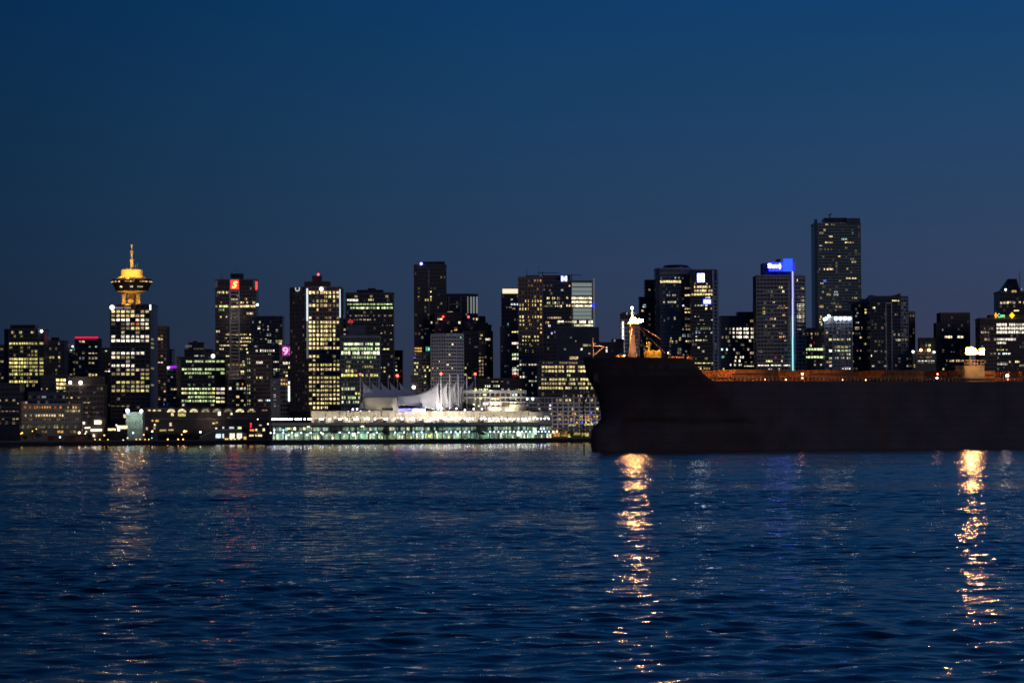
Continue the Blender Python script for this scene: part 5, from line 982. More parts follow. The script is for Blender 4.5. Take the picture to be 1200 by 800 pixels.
    xs = [318.8, 321.5, 324.5, 327.5, 330, 333, 336, 339, 341.5, 346, 349, 352, 356.5, 361, 363.5, 374.5, 377.5, 386, 397, 398.6, 405.5, 415, 418, 427.5, 431.5, 439, 450.5, 453, 461.5, 470.5, 480.5, 484, 492.5, 504.5, 507.8, 511.2, 519.5, 522.5, 525.8, 529.2, 532.5, 538.5, 544, 547, 549.6, 553.6, 563.8, 568, 573.2, 578.4, 583, 587.5, 592, 597, 601.8, 606.6, 611.4, 615.5, 620.2, 624.8, 629, 633.4, 637.8, 642.6]
    for x in xs: put(up, tuple(pw(x, 5.2, z9+.02)))
    lo = protos('quay_lamp', 'bluish globe lamp on a post along the pier\'s lower quay walk', 'lamps along the lower quay walk of the pier', 5.0, .48, glow_l)
    xs = [316.6, 321, 331.5, 341.5, 352.5, 363.5, 375.5, 397.5, 408.5, 419.5, 430.3, 441, 462.5, 473, 484, 493.5, 510.5, 522.6, 528, 533.3, 538.6, 544, 549.2, 573.6, 578.6, 583.5, 588.2, 592.5, 597, 601.8, 606.4, 611.2, 615.8, 620.4, 630.5, 634.6, 638.6, 642.6]
    for x in xs: put(lo, tuple(pw(x, 1.2, 3.12)))
    sm = protos('wall_lamp', 'small bluish globe lamp above the lower quay walk, near the pier end', 'small lamps above the quay walk', 1.2, .45, glow_l)
    for x in (321, 331.6, 633, 637): put(sm, tuple(pw(x, 2.6, 8.85)))
    rf = protos('roof_deck_lamp', 'bright globe lamp on the pier roof at the foot of the sails', 'lamps on the pier roof below the sails', 1.6, .62, glow('roof_deck_light', (.92, .88, 1), 6))
    for x, y in ((408, 482.2), (413, 479.4), (418, 479.2), (422.3, 482), (432.4, 482), (442, 482.4), (454, 482), (465, 482.2), (467.5, 480), (478, 482), (489, 482.5), (513.2, 479), (534.4, 478.5), (554.6, 479), (544.4, 480.2), (564.4, 479), (574.2, 479), (585.6, 479.5), (606, 482.4), (608.5, 485.5)):
        q = pw(x, 24, 0) if x < 550 else pw(x, 29, 0); put(rf, (q.x, q.y, ZZ(y, q.y, x)-1.6))
    big = protos('roof_floodlight', 'biggest and brightest white floodlight on the pier roof, before the blue band', None, 2.2, 1.5, glow('flood_light', (1, .97, 1), 8)); q = pw(474.5, 24, 0); put(big, (q.x, q.y, ZZ(480.8, q.y, 474.5)-2.2)); 
    if 'group' in big: del big['group']
    tl = protos('terrace_lamp', 'white globe lamp in the trio on the terrace below the balcony', 'three lamps on the terrace', 1.2, .6, glow_u)
    for x in (566.8, 570.4, 575.4): q = pw(x, 31, 0); put(tl, (q.x, q.y, ZZ(472.8, q.y, x)-1.2))
    cl = (1, .90, .70)
    for x in (372, 392, 412, 432, 455, 478, 500, 524, 548, 570, 590, 608, 628): q = pw(x, 13, 17.6); point('wall_fill', q, 2600, cl, .6, 2.2, q+Vector((PN.x*8, PN.y*8, .6)))  # unseen spots added to brighten the promenade wall
    for x, e_, tx in ((470, 11000, 488), (488, 16000, 505), (503, 20000, 520), (518, 24000, 535), (534, 21000, 550)):
        q = pw(x, 2.0, 19.0); tg = G(tx, 2330, 470); point('sail_floodlight', q, e_, (1, .95, .90), .5, 1.5, (tg.x, tg.y, ZZ(462, 2330, tx)))
    q = pw(440, 2.0, 19); tg = G(444, 2290, 470); point('sail_floodlight', q, 6500, (1, .93, .85), .5, .9, (tg.x, tg.y, ZZ(473, 2290, 444)))
    for x in (330, 350, 372, 400, 425, 450, 475, 500, 525, 548, 575, 600, 625): q = pw(x, 8, 7.0); point('arcade_light', q, 1700, (.75, 1, .8), .5, 2.6, q+Vector((PN.x*8, PN.y*8, -1)))
    q = pw(585, 27, 0); q.z = zt+4; point('terrace_light', q, 4400, cl, .6, 2.4, q+Vector((PN.x*8, PN.y*8, .5))); q = pw(605, 27, 0); q.z = zt+4; point('terrace_light', q, 3600, cl, .6, 2.4, q+Vector((PN.x*8, PN.y*8, .5)))
    for x, d_, z_, e in ((262, 2452, 9, 260), (283, 2452, 8, 200), (215, 2450, 8, 500), (235, 2450, 8, 350), (245, 2490, 18, 900), (300, 2452, 8, 200), (180, 2450, 8, 300), (515, 2440, 30, 4500), (535, 2440, 30, 3000), (494, 2450, 25, 1500), (100, 2550, 12, 500), (60, 2515, 12, 350), (322, 2500, 14, 900), (665, 2500, 12, 1500), (690, 2500, 12, 1200), (640, 2500, 12, 900), (275, 2660, 60, 5000), (275, 2670, 110, 3000)): q = G(x, d_, 490); point('facade_fill', (q.x, q.y, z_), e, (1, .82, .66), .6, 2.5, (q.x, q.y+20, z_+4))  # unseen spots added to lift the facades out of the dark
    # trees on the quay walk
    return R
def tree(name, p, h, w, label, seed, m, group=None, trunk=.25):
    rr = random.Random(seed); t = thing(name, tuple(p), label, 'tree', group)
    b = MB(); p = Vector(p); b.tube(p, p+Vector((0, 0, h*.45)), .02*h, .012*h)
    for i in range(5):
        a = rr.uniform(0, 6.28); b.tube(p+Vector((0, 0, h*rr.uniform(.25, .45))), p+Vector((math.cos(a)*w*.35, math.sin(a)*w*.35, h*rr.uniform(.6, .8))), .01*h, .004*h, 5)
    b.build('trunk', mat('bark', (.05, .04, .03), .9), t)
    b = MB(); lobes = [(Vector((rr.uniform(-.3, .3)*w, rr.uniform(-.3, .3)*w, h*rr.uniform(.45, .85))), rr.uniform(.18, .32)*w) for _ in range(9)]
    for c, r_ in lobes:
        for k in range(60):
            d = Vector((rr.gauss(0, 1), rr.gauss(0, 1), rr.gauss(0, 1))).normalized()*r_*rr.uniform(.5, 1.05); q = p+c+d; s = rr.uniform(.25, .6)
            u = Vector((rr.gauss(0, 1), rr.gauss(0, 1), rr.gauss(0, 1))).normalized(); v = u.orthogonal().normalized()
            b.add([q-u*s*.5, q+v*s*.35, q+u*s*.5, q-v*s*.35], [(0, 1, 2, 3)])
    b.build('crown', m, t); return t
pier()
leaf = mat('leaves', (.06, .09, .04), .8)
for i, (x, h, lab) in enumerate(((376, 7, 'small tree lit green on the quay walk left of the dark stair gap'), (391, 8, 'dark tree at the dark stair gap of the quay walk'), (449, 8.5, 'broad dark tree on the quay walk below the left end of the sails'),
                                 (454, 6.5, 'lower tree beside the broad dark tree on the quay walk'), (558, 8.5, 'tallest dark tree on the quay walk, below the right end of the sails'), (564, 7, 'rounded tree just right of the tallest tree of the quay walk'))):
    q = pw(x, 6, 3.1); tree('quay_tree', q, h, h*.75, lab, 20+i, leaf, 'trees on the quay walk')

# ------------------------------------------------------------------ shore left of the pier
def at_shore(x, d=SHORE+4, z=2.7): q = G(x, d, 510); return Vector((q.x, q.y, z))
def shore():
    # arcade hall with wavy roof
    d = 2500; k = d/F
    R = thing('arcade_hall', tuple(at_shore(245, d)), 'long low hall with a scalloped roof over fan-shaped lit arches', 'hall')
    wall = WALLS['brown']; roofm = mat('scalloped_roof', (.16, .15, .16), .6)
    def bx(name, x0, x1, y0, y1, m, dd=10, off=0.0, par=None):
        a, c = G(x0, d+off, 500), G(x1, d+off, 500); za, zb = ZZ(y0, d, (x0+x1)/2), ZZ(y1, d, (x0+x1)/2); b = MB(); b.box(((a.x+c.x)/2, a.y+dd/2, (za+zb)/2), (c.x-a.x, dd, za-zb)); return b.build(name, m, par or R)
    bx('wall', 168, 316, 480, 508, wall, 16)
    bx('roof_slab', 168, 196, 477.6, 479.8, roofm, 17, -.6); bx('eaves', 168, 316, 489.5, 491.5, roofm, 1.5, -1.5)
    cs = [200.5, 213.3, 227, 240.8, 254.2, 267.2, 281, 294.5]
    for i, cx in enumerate(cs):
        c = G(cx, d-.5, 480); zc = ZZ(482.6, d, cx); rr = 6.1*k; b = MB(); n = 10
        vs = [];
        for j in range(n+1):
            a = math.pi*j/n
            for (q, yy) in ((rr+.9, 0), (rr+.0, 0), (rr, 14), (rr+.9, 14)): vs.append((c.x+q*math.cos(a)*1.05, c.y-1+yy, zc+q*math.sin(a)*.75))
        fs = []
        for j in range(n):
            for s_ in range(4): fs.append((j*4+s_, j*4+(s_+1) % 4, (j+1)*4+(s_+1) % 4, (j+1)*4+s_))
        b.add(vs, fs); b.build('roof_arch', roofm, R, False)
        lv = (.95, 1.0, .85, .3, .3, .15, 1.0, .25)[i]
        b = MB(); vs = [(c.x, c.y+.3, zc)]+[(c.x+rr*.8*math.cos(math.pi*j/10), c.y+.3, zc+rr*.62*math.sin(math.pi*j/10)) for j in range(11)]
        b.add(vs, [(0, j+1, j+2) for j in range(10)]); o = b.build('arch_window', M_WIN, R); o.color = (lv*1.1, lv*.95, lv*.5, 1)
        for sp in (30, 60, 90, 120, 150):
            a = math.radians(sp); m_ = MB(); m_.tube((c.x, c.y+.1, zc), (c.x+rr*.8*math.cos(a), c.y+.1, zc+rr*.62*math.sin(a)), .16, n=4); m_.build('glazing_bar', roofm, o)
    W = [(202, 485.5, 3, 3.5, 1.1, 'w'), (213, 485.8, 9, 3.6, .55, 'y'), (257, 484.5, 3, 4, 1.5, 'W'), (271, 484.8, 2.4, 2.2, 1.2, 'W'), (175, 480.5, 3, 2, .8, 'w'), (181, 480.5, 4, 2.4, .8, 'w'), (186.5, 480.5, 4, 2, .6, 'w'), (295, 480, 4, 2, .7, 'w'), (310, 480.5, 6, 1.4, .3, 'n'), (184, 492.5, 4, 3, .9, 'a'), (178.6, 492.3, 2, 2.6, .7, 'a'), (200, 497, 2.6, 3.6, .9, 'w'),
         (250.5, 495.6, 3, 2, .7, 'w'), (254, 495, 2.4, 1.6, .6, 'w'), (182, 497.6, 1.6, 1.8, .9, 'W'), (172, 502, 2, 3, .7, 'n'), (181, 501, 2, 4, .6, 'a'), (204, 490.7, 2.6, 1.2, .8, 'g'), (268, 490, 4, 1.6, .6, 'w'), (251, 490.6, 2, 2, .6, 'w'), (191, 504, 8, 2, .35, 'w'), (200.5, 503.6, 6, 1.6, .6, 'w')]
    def pane(x, y, w, h, l, c, par, dd): 
        q = P(x, y, dd); o = bpy.data.objects.new('window', PANE); COL.objects.link(o); o.parent = par; o.location = q-Vector(par['_o']); o.scale = (w*dd/F, .3, h*dd/F); o.color = (*[l*v for v in C[c]], 1)
    for x, y, w, h, l, c in W: pane(x, y, w, h, l, c, R, d-.3)
    # terminal with sloped roof
    d1 = 2462; R2 = thing('ferry_terminal', tuple(at_shore(263, d1)), 'low waterside terminal with sloping dark roof edges and pale lit windows', 'terminal'); 
    def q1(x, y): q = P(x, y, d1); return (q.x, q.z)
    outline = [(233, 516), (234, 512), (251, 504.5), (259, 503), (276, 503), (289, 509), (291, 516)]
    b = MB(); n = len(outline); f = [(q1(*p)[0], d1, q1(*p)[1]) for p in outline]; vs = f+[(v[0], v[1]+16, v[2]) for v in f]
    b.add(vs, [tuple(range(n)), tuple(range(2*n-1, n-1, -1))]+[(i, (i+1) % n, n+(i+1) % n, n+i) for i in range(n)]); b.build('wall', WALLS['grey'], R2)
    b = MB()
    for (p, q) in zip(outline[1:-1], outline[2:-1]): a_, c_ = q1(*p), q1(*q); b.tube((a_[0], d1-.4, a_[1]), (c_[0], d1-.4, c_[1]), .7, n=6)
    b.build('roof_edge', mat('roof_edge_paint', (.22, .2, .2), .6), R2)
    bx2 = lambda x0, x1, y0, y1: None
    for x, y, w, h, l, c in ((255.8, 510.6, 6, 5, 1.1, 'c'), (261.5, 510.6, 2, 5, 1.0, 'c'), (272, 510.5, 6, 6, 1.2, 'W'), (280.5, 510.5, 6, 6, 1.2, 'W'), (287, 513.4, 3, 4, 1.0, 'a'), (265.5, 514.2, 4, 2, 1.3, 'a'), (270.7, 514.6, 2.4, 2, 1.8, 'W'), (275, 514.8, 2.6, 2, 1.8, 'w'), (280, 514.8, 2.6, 2, 1.6, 'a')): pane(x, y, w, h, l, c, R2, d1-.2)
    d2 = 2478; R3 = thing('terminal_gallery', tuple(at_shore(268, d2)), 'upper glazed gallery with four pale green windows behind the sloping-roof terminal', 'building')
    b = MB(); a, c = G(250, d2, 500), G(290, d2, 500); b.box(((a.x+c.x)/2, d2+5, ZZ(505, d2, 270)), (c.x-a.x, 10, 8*d2/F)); b.build('wall', WALLS['black'], R3)
    b = MB(); b.prism([(a.x-2, d2-1), (c.x+2, d2-1), (c.x+2, d2+11), (a.x-2, d2+11)], ZZ(499.8, d2, 270), ZZ(498.6, d2, 270)); b.build('roof', roofm, R3)
    for x, y, w, h, l, c in ((253.4, 501.6, 2.4, 1.6, 1.0, 'W'), (261.7, 501, 2, 2.6, .9, 'c'), (271.5, 501.2, 5.4, 2.6, .9, 'c'), (280.8, 501, 4.6, 3, .9, 'g')): pane(x, y, w, h, l, c, R3, d2-.2)
    # station box, green-white lit
    d3 = 2470; R4 = thing('station_hall', tuple(at_shore(157, d3)), 'boxy hall washed in pale green light with two rooftop floodlights', 'building')
    b = MB(); a, c = G(147.5, d3, 490), G(167, d3, 490); b.box(((a.x+c.x)/2, d3+7, (ZZ(482.5, d3, 157)+2.5)/2), (c.x-a.x, 14, ZZ(482.5, d3, 157)-2.5)); b.build('wall', mat('hall_wall', (.45, .5, .45), .8), R4)
    for y in (486, 489.8, 493): b = MB(); b.box(((a.x+c.x)/2, d3-.3, ZZ(y, d3, 157)), (c.x-a.x, .8, .5)); b.build('ledge', mat('hall_ledge', (.6, .62, .6), .8), R4)
    for x in (149, 153.5, 158, 162.5, 166.5): b = MB(); q = G(x, d3-.3, 490); b.box((q.x, d3-.35, ZZ(497, d3, 157)), (.8, .6, 7)); b.build('pier', MATS['hall_ledge'], R4)
    for x, y, r_, m in ((149.4, 480.8, 1.5, GCOOL), (165.6, 481.4, 1.2, GW)): b = MB(); b.ball(P(x, y, d3-1), r_); b.build('floodlight', m, R4, True)
    [point('hall_wash', P(x, 486, d3-9), 1500, (.7, 1, .8), .6, 2.2, P(x, 492, d3)) for x in (151, 163)]
    pane(146, 487.4, 2.6, 4, 1.0, 'w', R4, d3-.6)
    # white canopy group
    d4 = 2466; R5 = thing('ticket_kiosk', tuple(at_shore(136, d4)), 'small kiosk with glaring white canopy lights left of the green-washed hall', 'kiosk')
    b = MB(); a, c = G(126, d4, 500), G(149, d4, 500); b.box(((a.x+c.x)/2, d4+4, (2.5+ZZ(500, d4, 138))/2), (c.x-a.x, 8, ZZ(500, d4, 138)-2.5)); b.build('wall', WALLS['black'], R5)
    for x, y, w, h, l, c in ((131, 503, 9, 2.2, 2.0, 'w'), (145, 500.3, 9, 3.6, 1.8, 'w'), (139, 500, 4, 3, 2.2, 'W'), (139, 503.6, 3, 2.6, 2.2, 'W'), (136.5, 498, 2, 2, 1.4, 'W'), (102, 501, 8, 1.8, 1.8, 'W'), (113, 503.6, 13, 2.6, 2.4, 'W'), (114.6, 494.6, 8, 4.6, 2.6, 'W')): pane(x, y, w, h, l, c, R5, d4-.4) if x > 120 else None
    R6 = thing('waterfront_shop', tuple(at_shore(110, d4)), 'dark shop front with a glowing white board at the foot of the brown block', 'shop')
    b = MB(); a, c = G(97, d4+4, 500), G(122, d4+4, 500); b.box(((a.x+c.x)/2, d4+9, (2.5+ZZ(489, d4, 110))/2), (c.x-a.x, 8, ZZ(489, d4, 110)-2.5)); b.build('wall', WALLS['brown'], R6)
    for x, y, w, h, l, c in ((102.5, 501, 7, 1.8, 1.6, 'W'), (113, 503.8, 13, 2.4, 2.4, 'W'), (114.4, 494.6, 7.5, 4.4, 2.6, 'W'), (118.4, 494.6, 1.6, 3, 1.6, 'a'), (95.2+3, 495.6, 2.6, 3, 2.0, 'W'), (101, 505.6, 2, 2, 1.6, 'W'), (110, 510.2, 2.4, 3, 1.8, 'W')): pane(x, y, w, h, l, c, R6, d4+3.7)
    # kiosk beside the pier
    d5 = 2462; R7 = thing('pier_kiosk', tuple(at_shore(300, d5)), 'small block with red sign light and cream windows just left of the pier', 'kiosk')
    b = MB(); a, c = G(291.5, d5, 500), G(312, d5, 500); b.box(((a.x+c.x)/2, d5+5, (2.5+ZZ(497, d5, 300))/2), (c.x-a.x, 10, ZZ(497, d5, 300)-2.5)); b.build('wall', WALLS['black'], R7)
    for x, y, w, h, l, c in ((294, 498.3, 1.8, 5.4, 1.2, 'r'), (294, 496.5, 1.4, 2, 1.8, 'v'), (295.3, 503.8, 5, 2, 1.3, 'o'), (300.4, 503.4, 2, 2.4, 1.2, 'w'), (309, 503.4, 2.6, 3, 1.6, 'w'), (294.6, 510, 5, 2, 1.1, 'w'), (304.5, 510, 5, 2.2, 1.3, 'w'), (300, 510, 1.6, 2, 1.0, 'w'), (305, 498, 3, 1.4, .6, 'n')): pane(x, y, w, h, l, c, R7, d5-.2)
    # right shore building under the bow
    d6 = 2470; R8 = thing('quay_shed', tuple(at_shore(670, d6)), 'low amber-lit shed on the shore between the pier end and the bow', 'shed')
    b = MB(); a, c = G(646, d6, 500), G(716, d6, 500); b.box(((a.x+c.x)/2, d6+5, (2.5+ZZ(505, d6, 670))/2), (c.x-a.x, 10, ZZ(505, d6, 670)-2.5)); b.build('wall', mat('shed_wall', (.25, .2, .12), .8), R8)
    b = MB(); b.box(((a.x+c.x)/2, d6+4, ZZ(501.5, d6, 680)), (c.x-a.x+2, 12, 1.6)); b.build('roof', mat('shed_roof', (.45, .45, .36), .8), R8)
    for x, y, w, h, l, c in ((652, 509, 8, 4.5, .45, 'a'), (661, 508, 7, 6, .35, 'a'), (667, 510, 3, 4, .9, 'y'), (676, 508, 8, 3, .3, 'y'), (686, 509, 8, 4, .45, 'y'), (648.5, 506, 3, 3, 1.5, 'w'), (659, 505.6, 4, 1.4, .7, 'y'), (671, 498, 8, 1.5, .5, 'y'), (690, 497, 10, 2, .7, 'y'), (679, 501.6, 8, 1.8, .8, 'y')): pane(x, y, w, h, l, c, R8, d6-.5)
    # embankment wall and small lamps
    lamps = [(24.5, 508, 'a', 1.0), (26, 507, 'a', 1.4), (70.3, 512, 'c', 1.3), (92.8, 506.8, 'p', 2.0), (111.4, 514.8, 'a', .9), (117, 514.8, 'a', 1.0), (122.2, 509.8, 'a', 1.3), (126.5, 514.8, 'a', .9), (156, 507, 'c', 1.3), (159.7, 514.6, 'a', 1.0), (164, 514.6, 'a', 1.0), (168.4, 509.2, 'a', 1.2), (170, 514.6, 'a', .9), (174.4, 514.6, 'a', .9), (178.4, 505.2, 'p', 1.4), (178, 513, 't', .9), (196.6, 514.6, 'a', 1.4), (208.8, 514.6, 'a', 1.3), (214.6, 514.6, 'a', 1.3), (213, 509, 'a', 1.0), (216, 505.2, 'p', 1.7), (218.5, 505, 'a', 1.2), (234.8, 506, 'w', 1.5), (38, 505, 'a', .9), (42.6, 502.4, 'a', .9), (149.5, 513, 'w', .8), (281.5, 482.5+0, 'w', 0), (314, 496.6, 'w', 1.1), (652.6, 505.3, 'p', 1.5), (694, 507.5, 'a', 1.1), (302, 491, 'w', .9), (181, 497.5, 'w', .7), (100, 508, 'w', .8), (144.5, 515.3, 'w', .6)]
    mt = {'a': glow('sodium_lamp', (1, .5, .06), 4), 'c': glow('blue_white_lamp', (.6, .7, 1), 9), 'p': glow('peach_lamp', (1, .62, .35), 9), 't': glow('green_lamp', (.15, .8, .5), 3), 'w': glow('cream_lamp', (1, .9, .6), 7)}
    nmz = {'a': 'amber', 'c': 'blue-white', 'p': 'peach', 't': 'green', 'w': 'cream'}
    post = mat('street_post', (.06, .06, .06), .6); bodies = {}
    for x, y, c, r_ in lamps:
        if r_ == 0: continue
        dd = SHORE+3 if x < 300 else (2464 if x > 600 else SHORE+3); q = P(x, y, dd); 
        t = thing('street_lamp', (q.x, q.y, 2.7), '', 'lamp', 'street lamps along the shore')
        t['_lx'] = x; t['_c'] = c; t['_r'] = r_
        b = MB(); b.tube((q.x, q.y, 2.7), (q.x, q.y, max(3.0, q.z-r_*.4)), .11, .08, 6); b.build('post', post, t); b = MB(); b.ball(q, r_*.42, 10, 8); b.build('globe', mt[c], t, True); bodies[x] = t
    lab = {24.5: 'small amber lamp just left of a brighter amber twin, far left shore', 26: 'brighter amber lamp of the close pair at the far left shore', 70.3: 'blue-white lamp low on the shore below the long stone block', 92.8: 'largest peach lamp of the shore, below the brown block', 111.4: 'amber lamp left of three near the water below the white board', 117: 'amber lamp, middle of three near the water below the white board', 122.2: 'raised amber lamp above the low trio near the kiosk', 126.5: 'amber lamp, right of three near the water by the kiosk',
           156: 'blue-white lamp in front of the green-washed hall', 159.7: 'first of four low amber lamps below the green-washed hall', 164: 'second of four low amber lamps below the green-washed hall', 168.4: 'raised amber lamp right of the green-washed hall', 170: 'third of four low amber lamps below the green-washed hall', 174.4: 'fourth of four low amber lamps below the green-washed hall', 178.4: 'peach lamp at the left end of the scalloped hall', 178: 'green lamp just above the low amber row', 196.6: 'large lone amber lamp low by the water left of an amber pair',
           208.8: 'left of two equal amber lamps low by the water', 214.6: 'right of two equal amber lamps low by the water', 213: 'small amber lamp above the two equal low amber ones', 216: 'peach lamp touching an amber one before the scalloped hall', 218.5: 'amber lamp touching the peach one before the scalloped hall', 234.8: 'tall cream lamp at the left foot of the sloping terminal roof', 38: 'amber lamp low in the dark shore trees', 42.6: 'amber lamp higher in the dark shore trees', 149.5: 'cream lamp low at the left foot of the green-washed hall', 314: 'cream lamp at the left tip of the pier deck',
           652.6: 'peach lamp right of the pier end, over the shed', 694: 'amber lamp on the shed close to the bow', 302: 'cream lamp above the kiosk with the red sign', 181: 'small cream lamp over the peach lamp of the scalloped hall', 100: 'small cream lamp on the shore by the shop front', 144.5: 'faintest cream lamp at the waterline left of the green-washed hall'}
    for x, t in bodies.items(): t['label'] = lab[x]; [t.__delitem__(k) for k in ('_lx', '_c', '_r')]
    lf = mat('dark_leaves', (.035, .045, .025), .9)
    for i, (x, h, w, lb) in enumerate(((38, 10, 8, 'tall rounded dark tree at the far left shore, amber lamps in it'), (45, 7, 7, 'lower dark tree touching the tall rounded one at the far left'), (30, 6, 6, 'small dark tree left of the tall rounded one'), (84, 5, 6, 'low dark tree left of the largest peach lamp'), (105, 6, 6, 'dark tree right of the largest peach lamp'), (189, 7, 8, 'dark tree before the left end of the scalloped hall'), (206, 8, 9, 'broad dark tree before the second arch of the scalloped hall'), (226, 8, 9, 'dark tree left of the sloping-roof terminal'), (130, 5, 7, 'low dark tree before the white-lit kiosk'), (660, 7, 7, 'dark tree on the shore right of the pier end'), (668, 6, 7, 'low tree beside the amber shed'), (12, 5, 7, 'low dark tree at the very left end of the shore'))):
        tree('shore_tree', at_shore(x, SHORE+8+(i % 3)), h, w, lb, 50+i, lf, 'dark trees along the shore')
    # moored vessel, low and dark, plus sheds on the bank
    R9 = thing('harbour_wall_shed', tuple(at_shore(77, SHORE+1)), 'long low dull red shed along the left shore', 'shed'); b = MB(); a, c = G(56, SHORE+6, 512), G(99, SHORE+6, 512); b.box(((a.x+c.x)/2, SHORE+9, (2.7+ZZ(511, SHORE+6, 77))/2), (c.x-a.x, 6, ZZ(511, SHORE+6, 77)-2.7)); b.build('wall', mat('dull_red', (.14, .045, .035), .8), R9)
    b = MB(); b.box(((a.x+c.x)/2, SHORE+9, ZZ(510.7, SHORE+6, 77)), (c.x-a.x+1, 7, .35)); b.build('roof', WALLS['black'], R9)
shore()

# ------------------------------------------------------------------ bulk carrier
SA = math.atan2(.47, .883); SX = Vector((math.cos(SA), math.sin(SA))); SL = Vector((math.sin(SA), -math.cos(SA))); SO = Vector((24.9, 1006.0))
def sp(s, l, z): q = SO+SX*s+SL*l; return Vector((q.x, q.y, z))
def hull_paint():
    m = mat('dark_hull_paint', (.085, .060, .066), .7, 0, .30, .12)
    nt = m.node_tree; N = nt.nodes; L = nt.links; b = N['Principled BSDF']
    geo = N.new('ShaderNodeNewGeometry'); sep = N.new('ShaderNodeSeparateXYZ'); L.new(geo.outputs['Position'], sep.inputs[0])
    # welded plate seams every 2.6 m, rust runs below the rail
    mp = N.new('ShaderNodeMapping'); mp.inputs['Scale'].default_value = (.5, .5, .05); L.new(geo.outputs['Position'], mp.inputs['Vector'])
    no = N.new('ShaderNodeTexNoise'); no.inputs['Scale'].default_value = 1.0; no.inputs['Detail'].default_value = 4; L.new(mp.outputs[0], no.inputs['Vector'])
    rp = N.new('ShaderNodeValToRGB'); rp.color_ramp.elements[0].position = .56; rp.color_ramp.elements[1].position = .74; L.new(no.outputs['Fac'], rp.inputs[0])
    mx = N.new('ShaderNodeMix'); mx.data_type = 'RGBA'; L.new(rp.outputs[0], mx.inputs[0])
    old = b.inputs['Base Color'].links[0].from_socket; L.new(old, mx.inputs[6]); mx.inputs[7].default_value = (.13, .06, .04, 1)
    fr = N.new('ShaderNodeMath'); fr.operation = 'PINGPONG'; fr.inputs[1].default_value = 1.3; L.new(sep.outputs['Z'], fr.inputs[0])
    lt = N.new('ShaderNodeMath'); lt.operation = 'LESS_THAN'; lt.inputs[1].default_value = .09; L.new(fr.outputs[0], lt.inputs[0])
    m2 = N.new('ShaderNodeMix'); m2.data_type = 'RGBA'; L.new(lt.outputs[0], m2.inputs[0]); L.new(mx.outputs[2], m2.inputs[6]); m2.inputs[7].default_value = (.05, .035, .04, 1); L.new(m2.outputs[2], b.inputs['Base Color'])
    return m
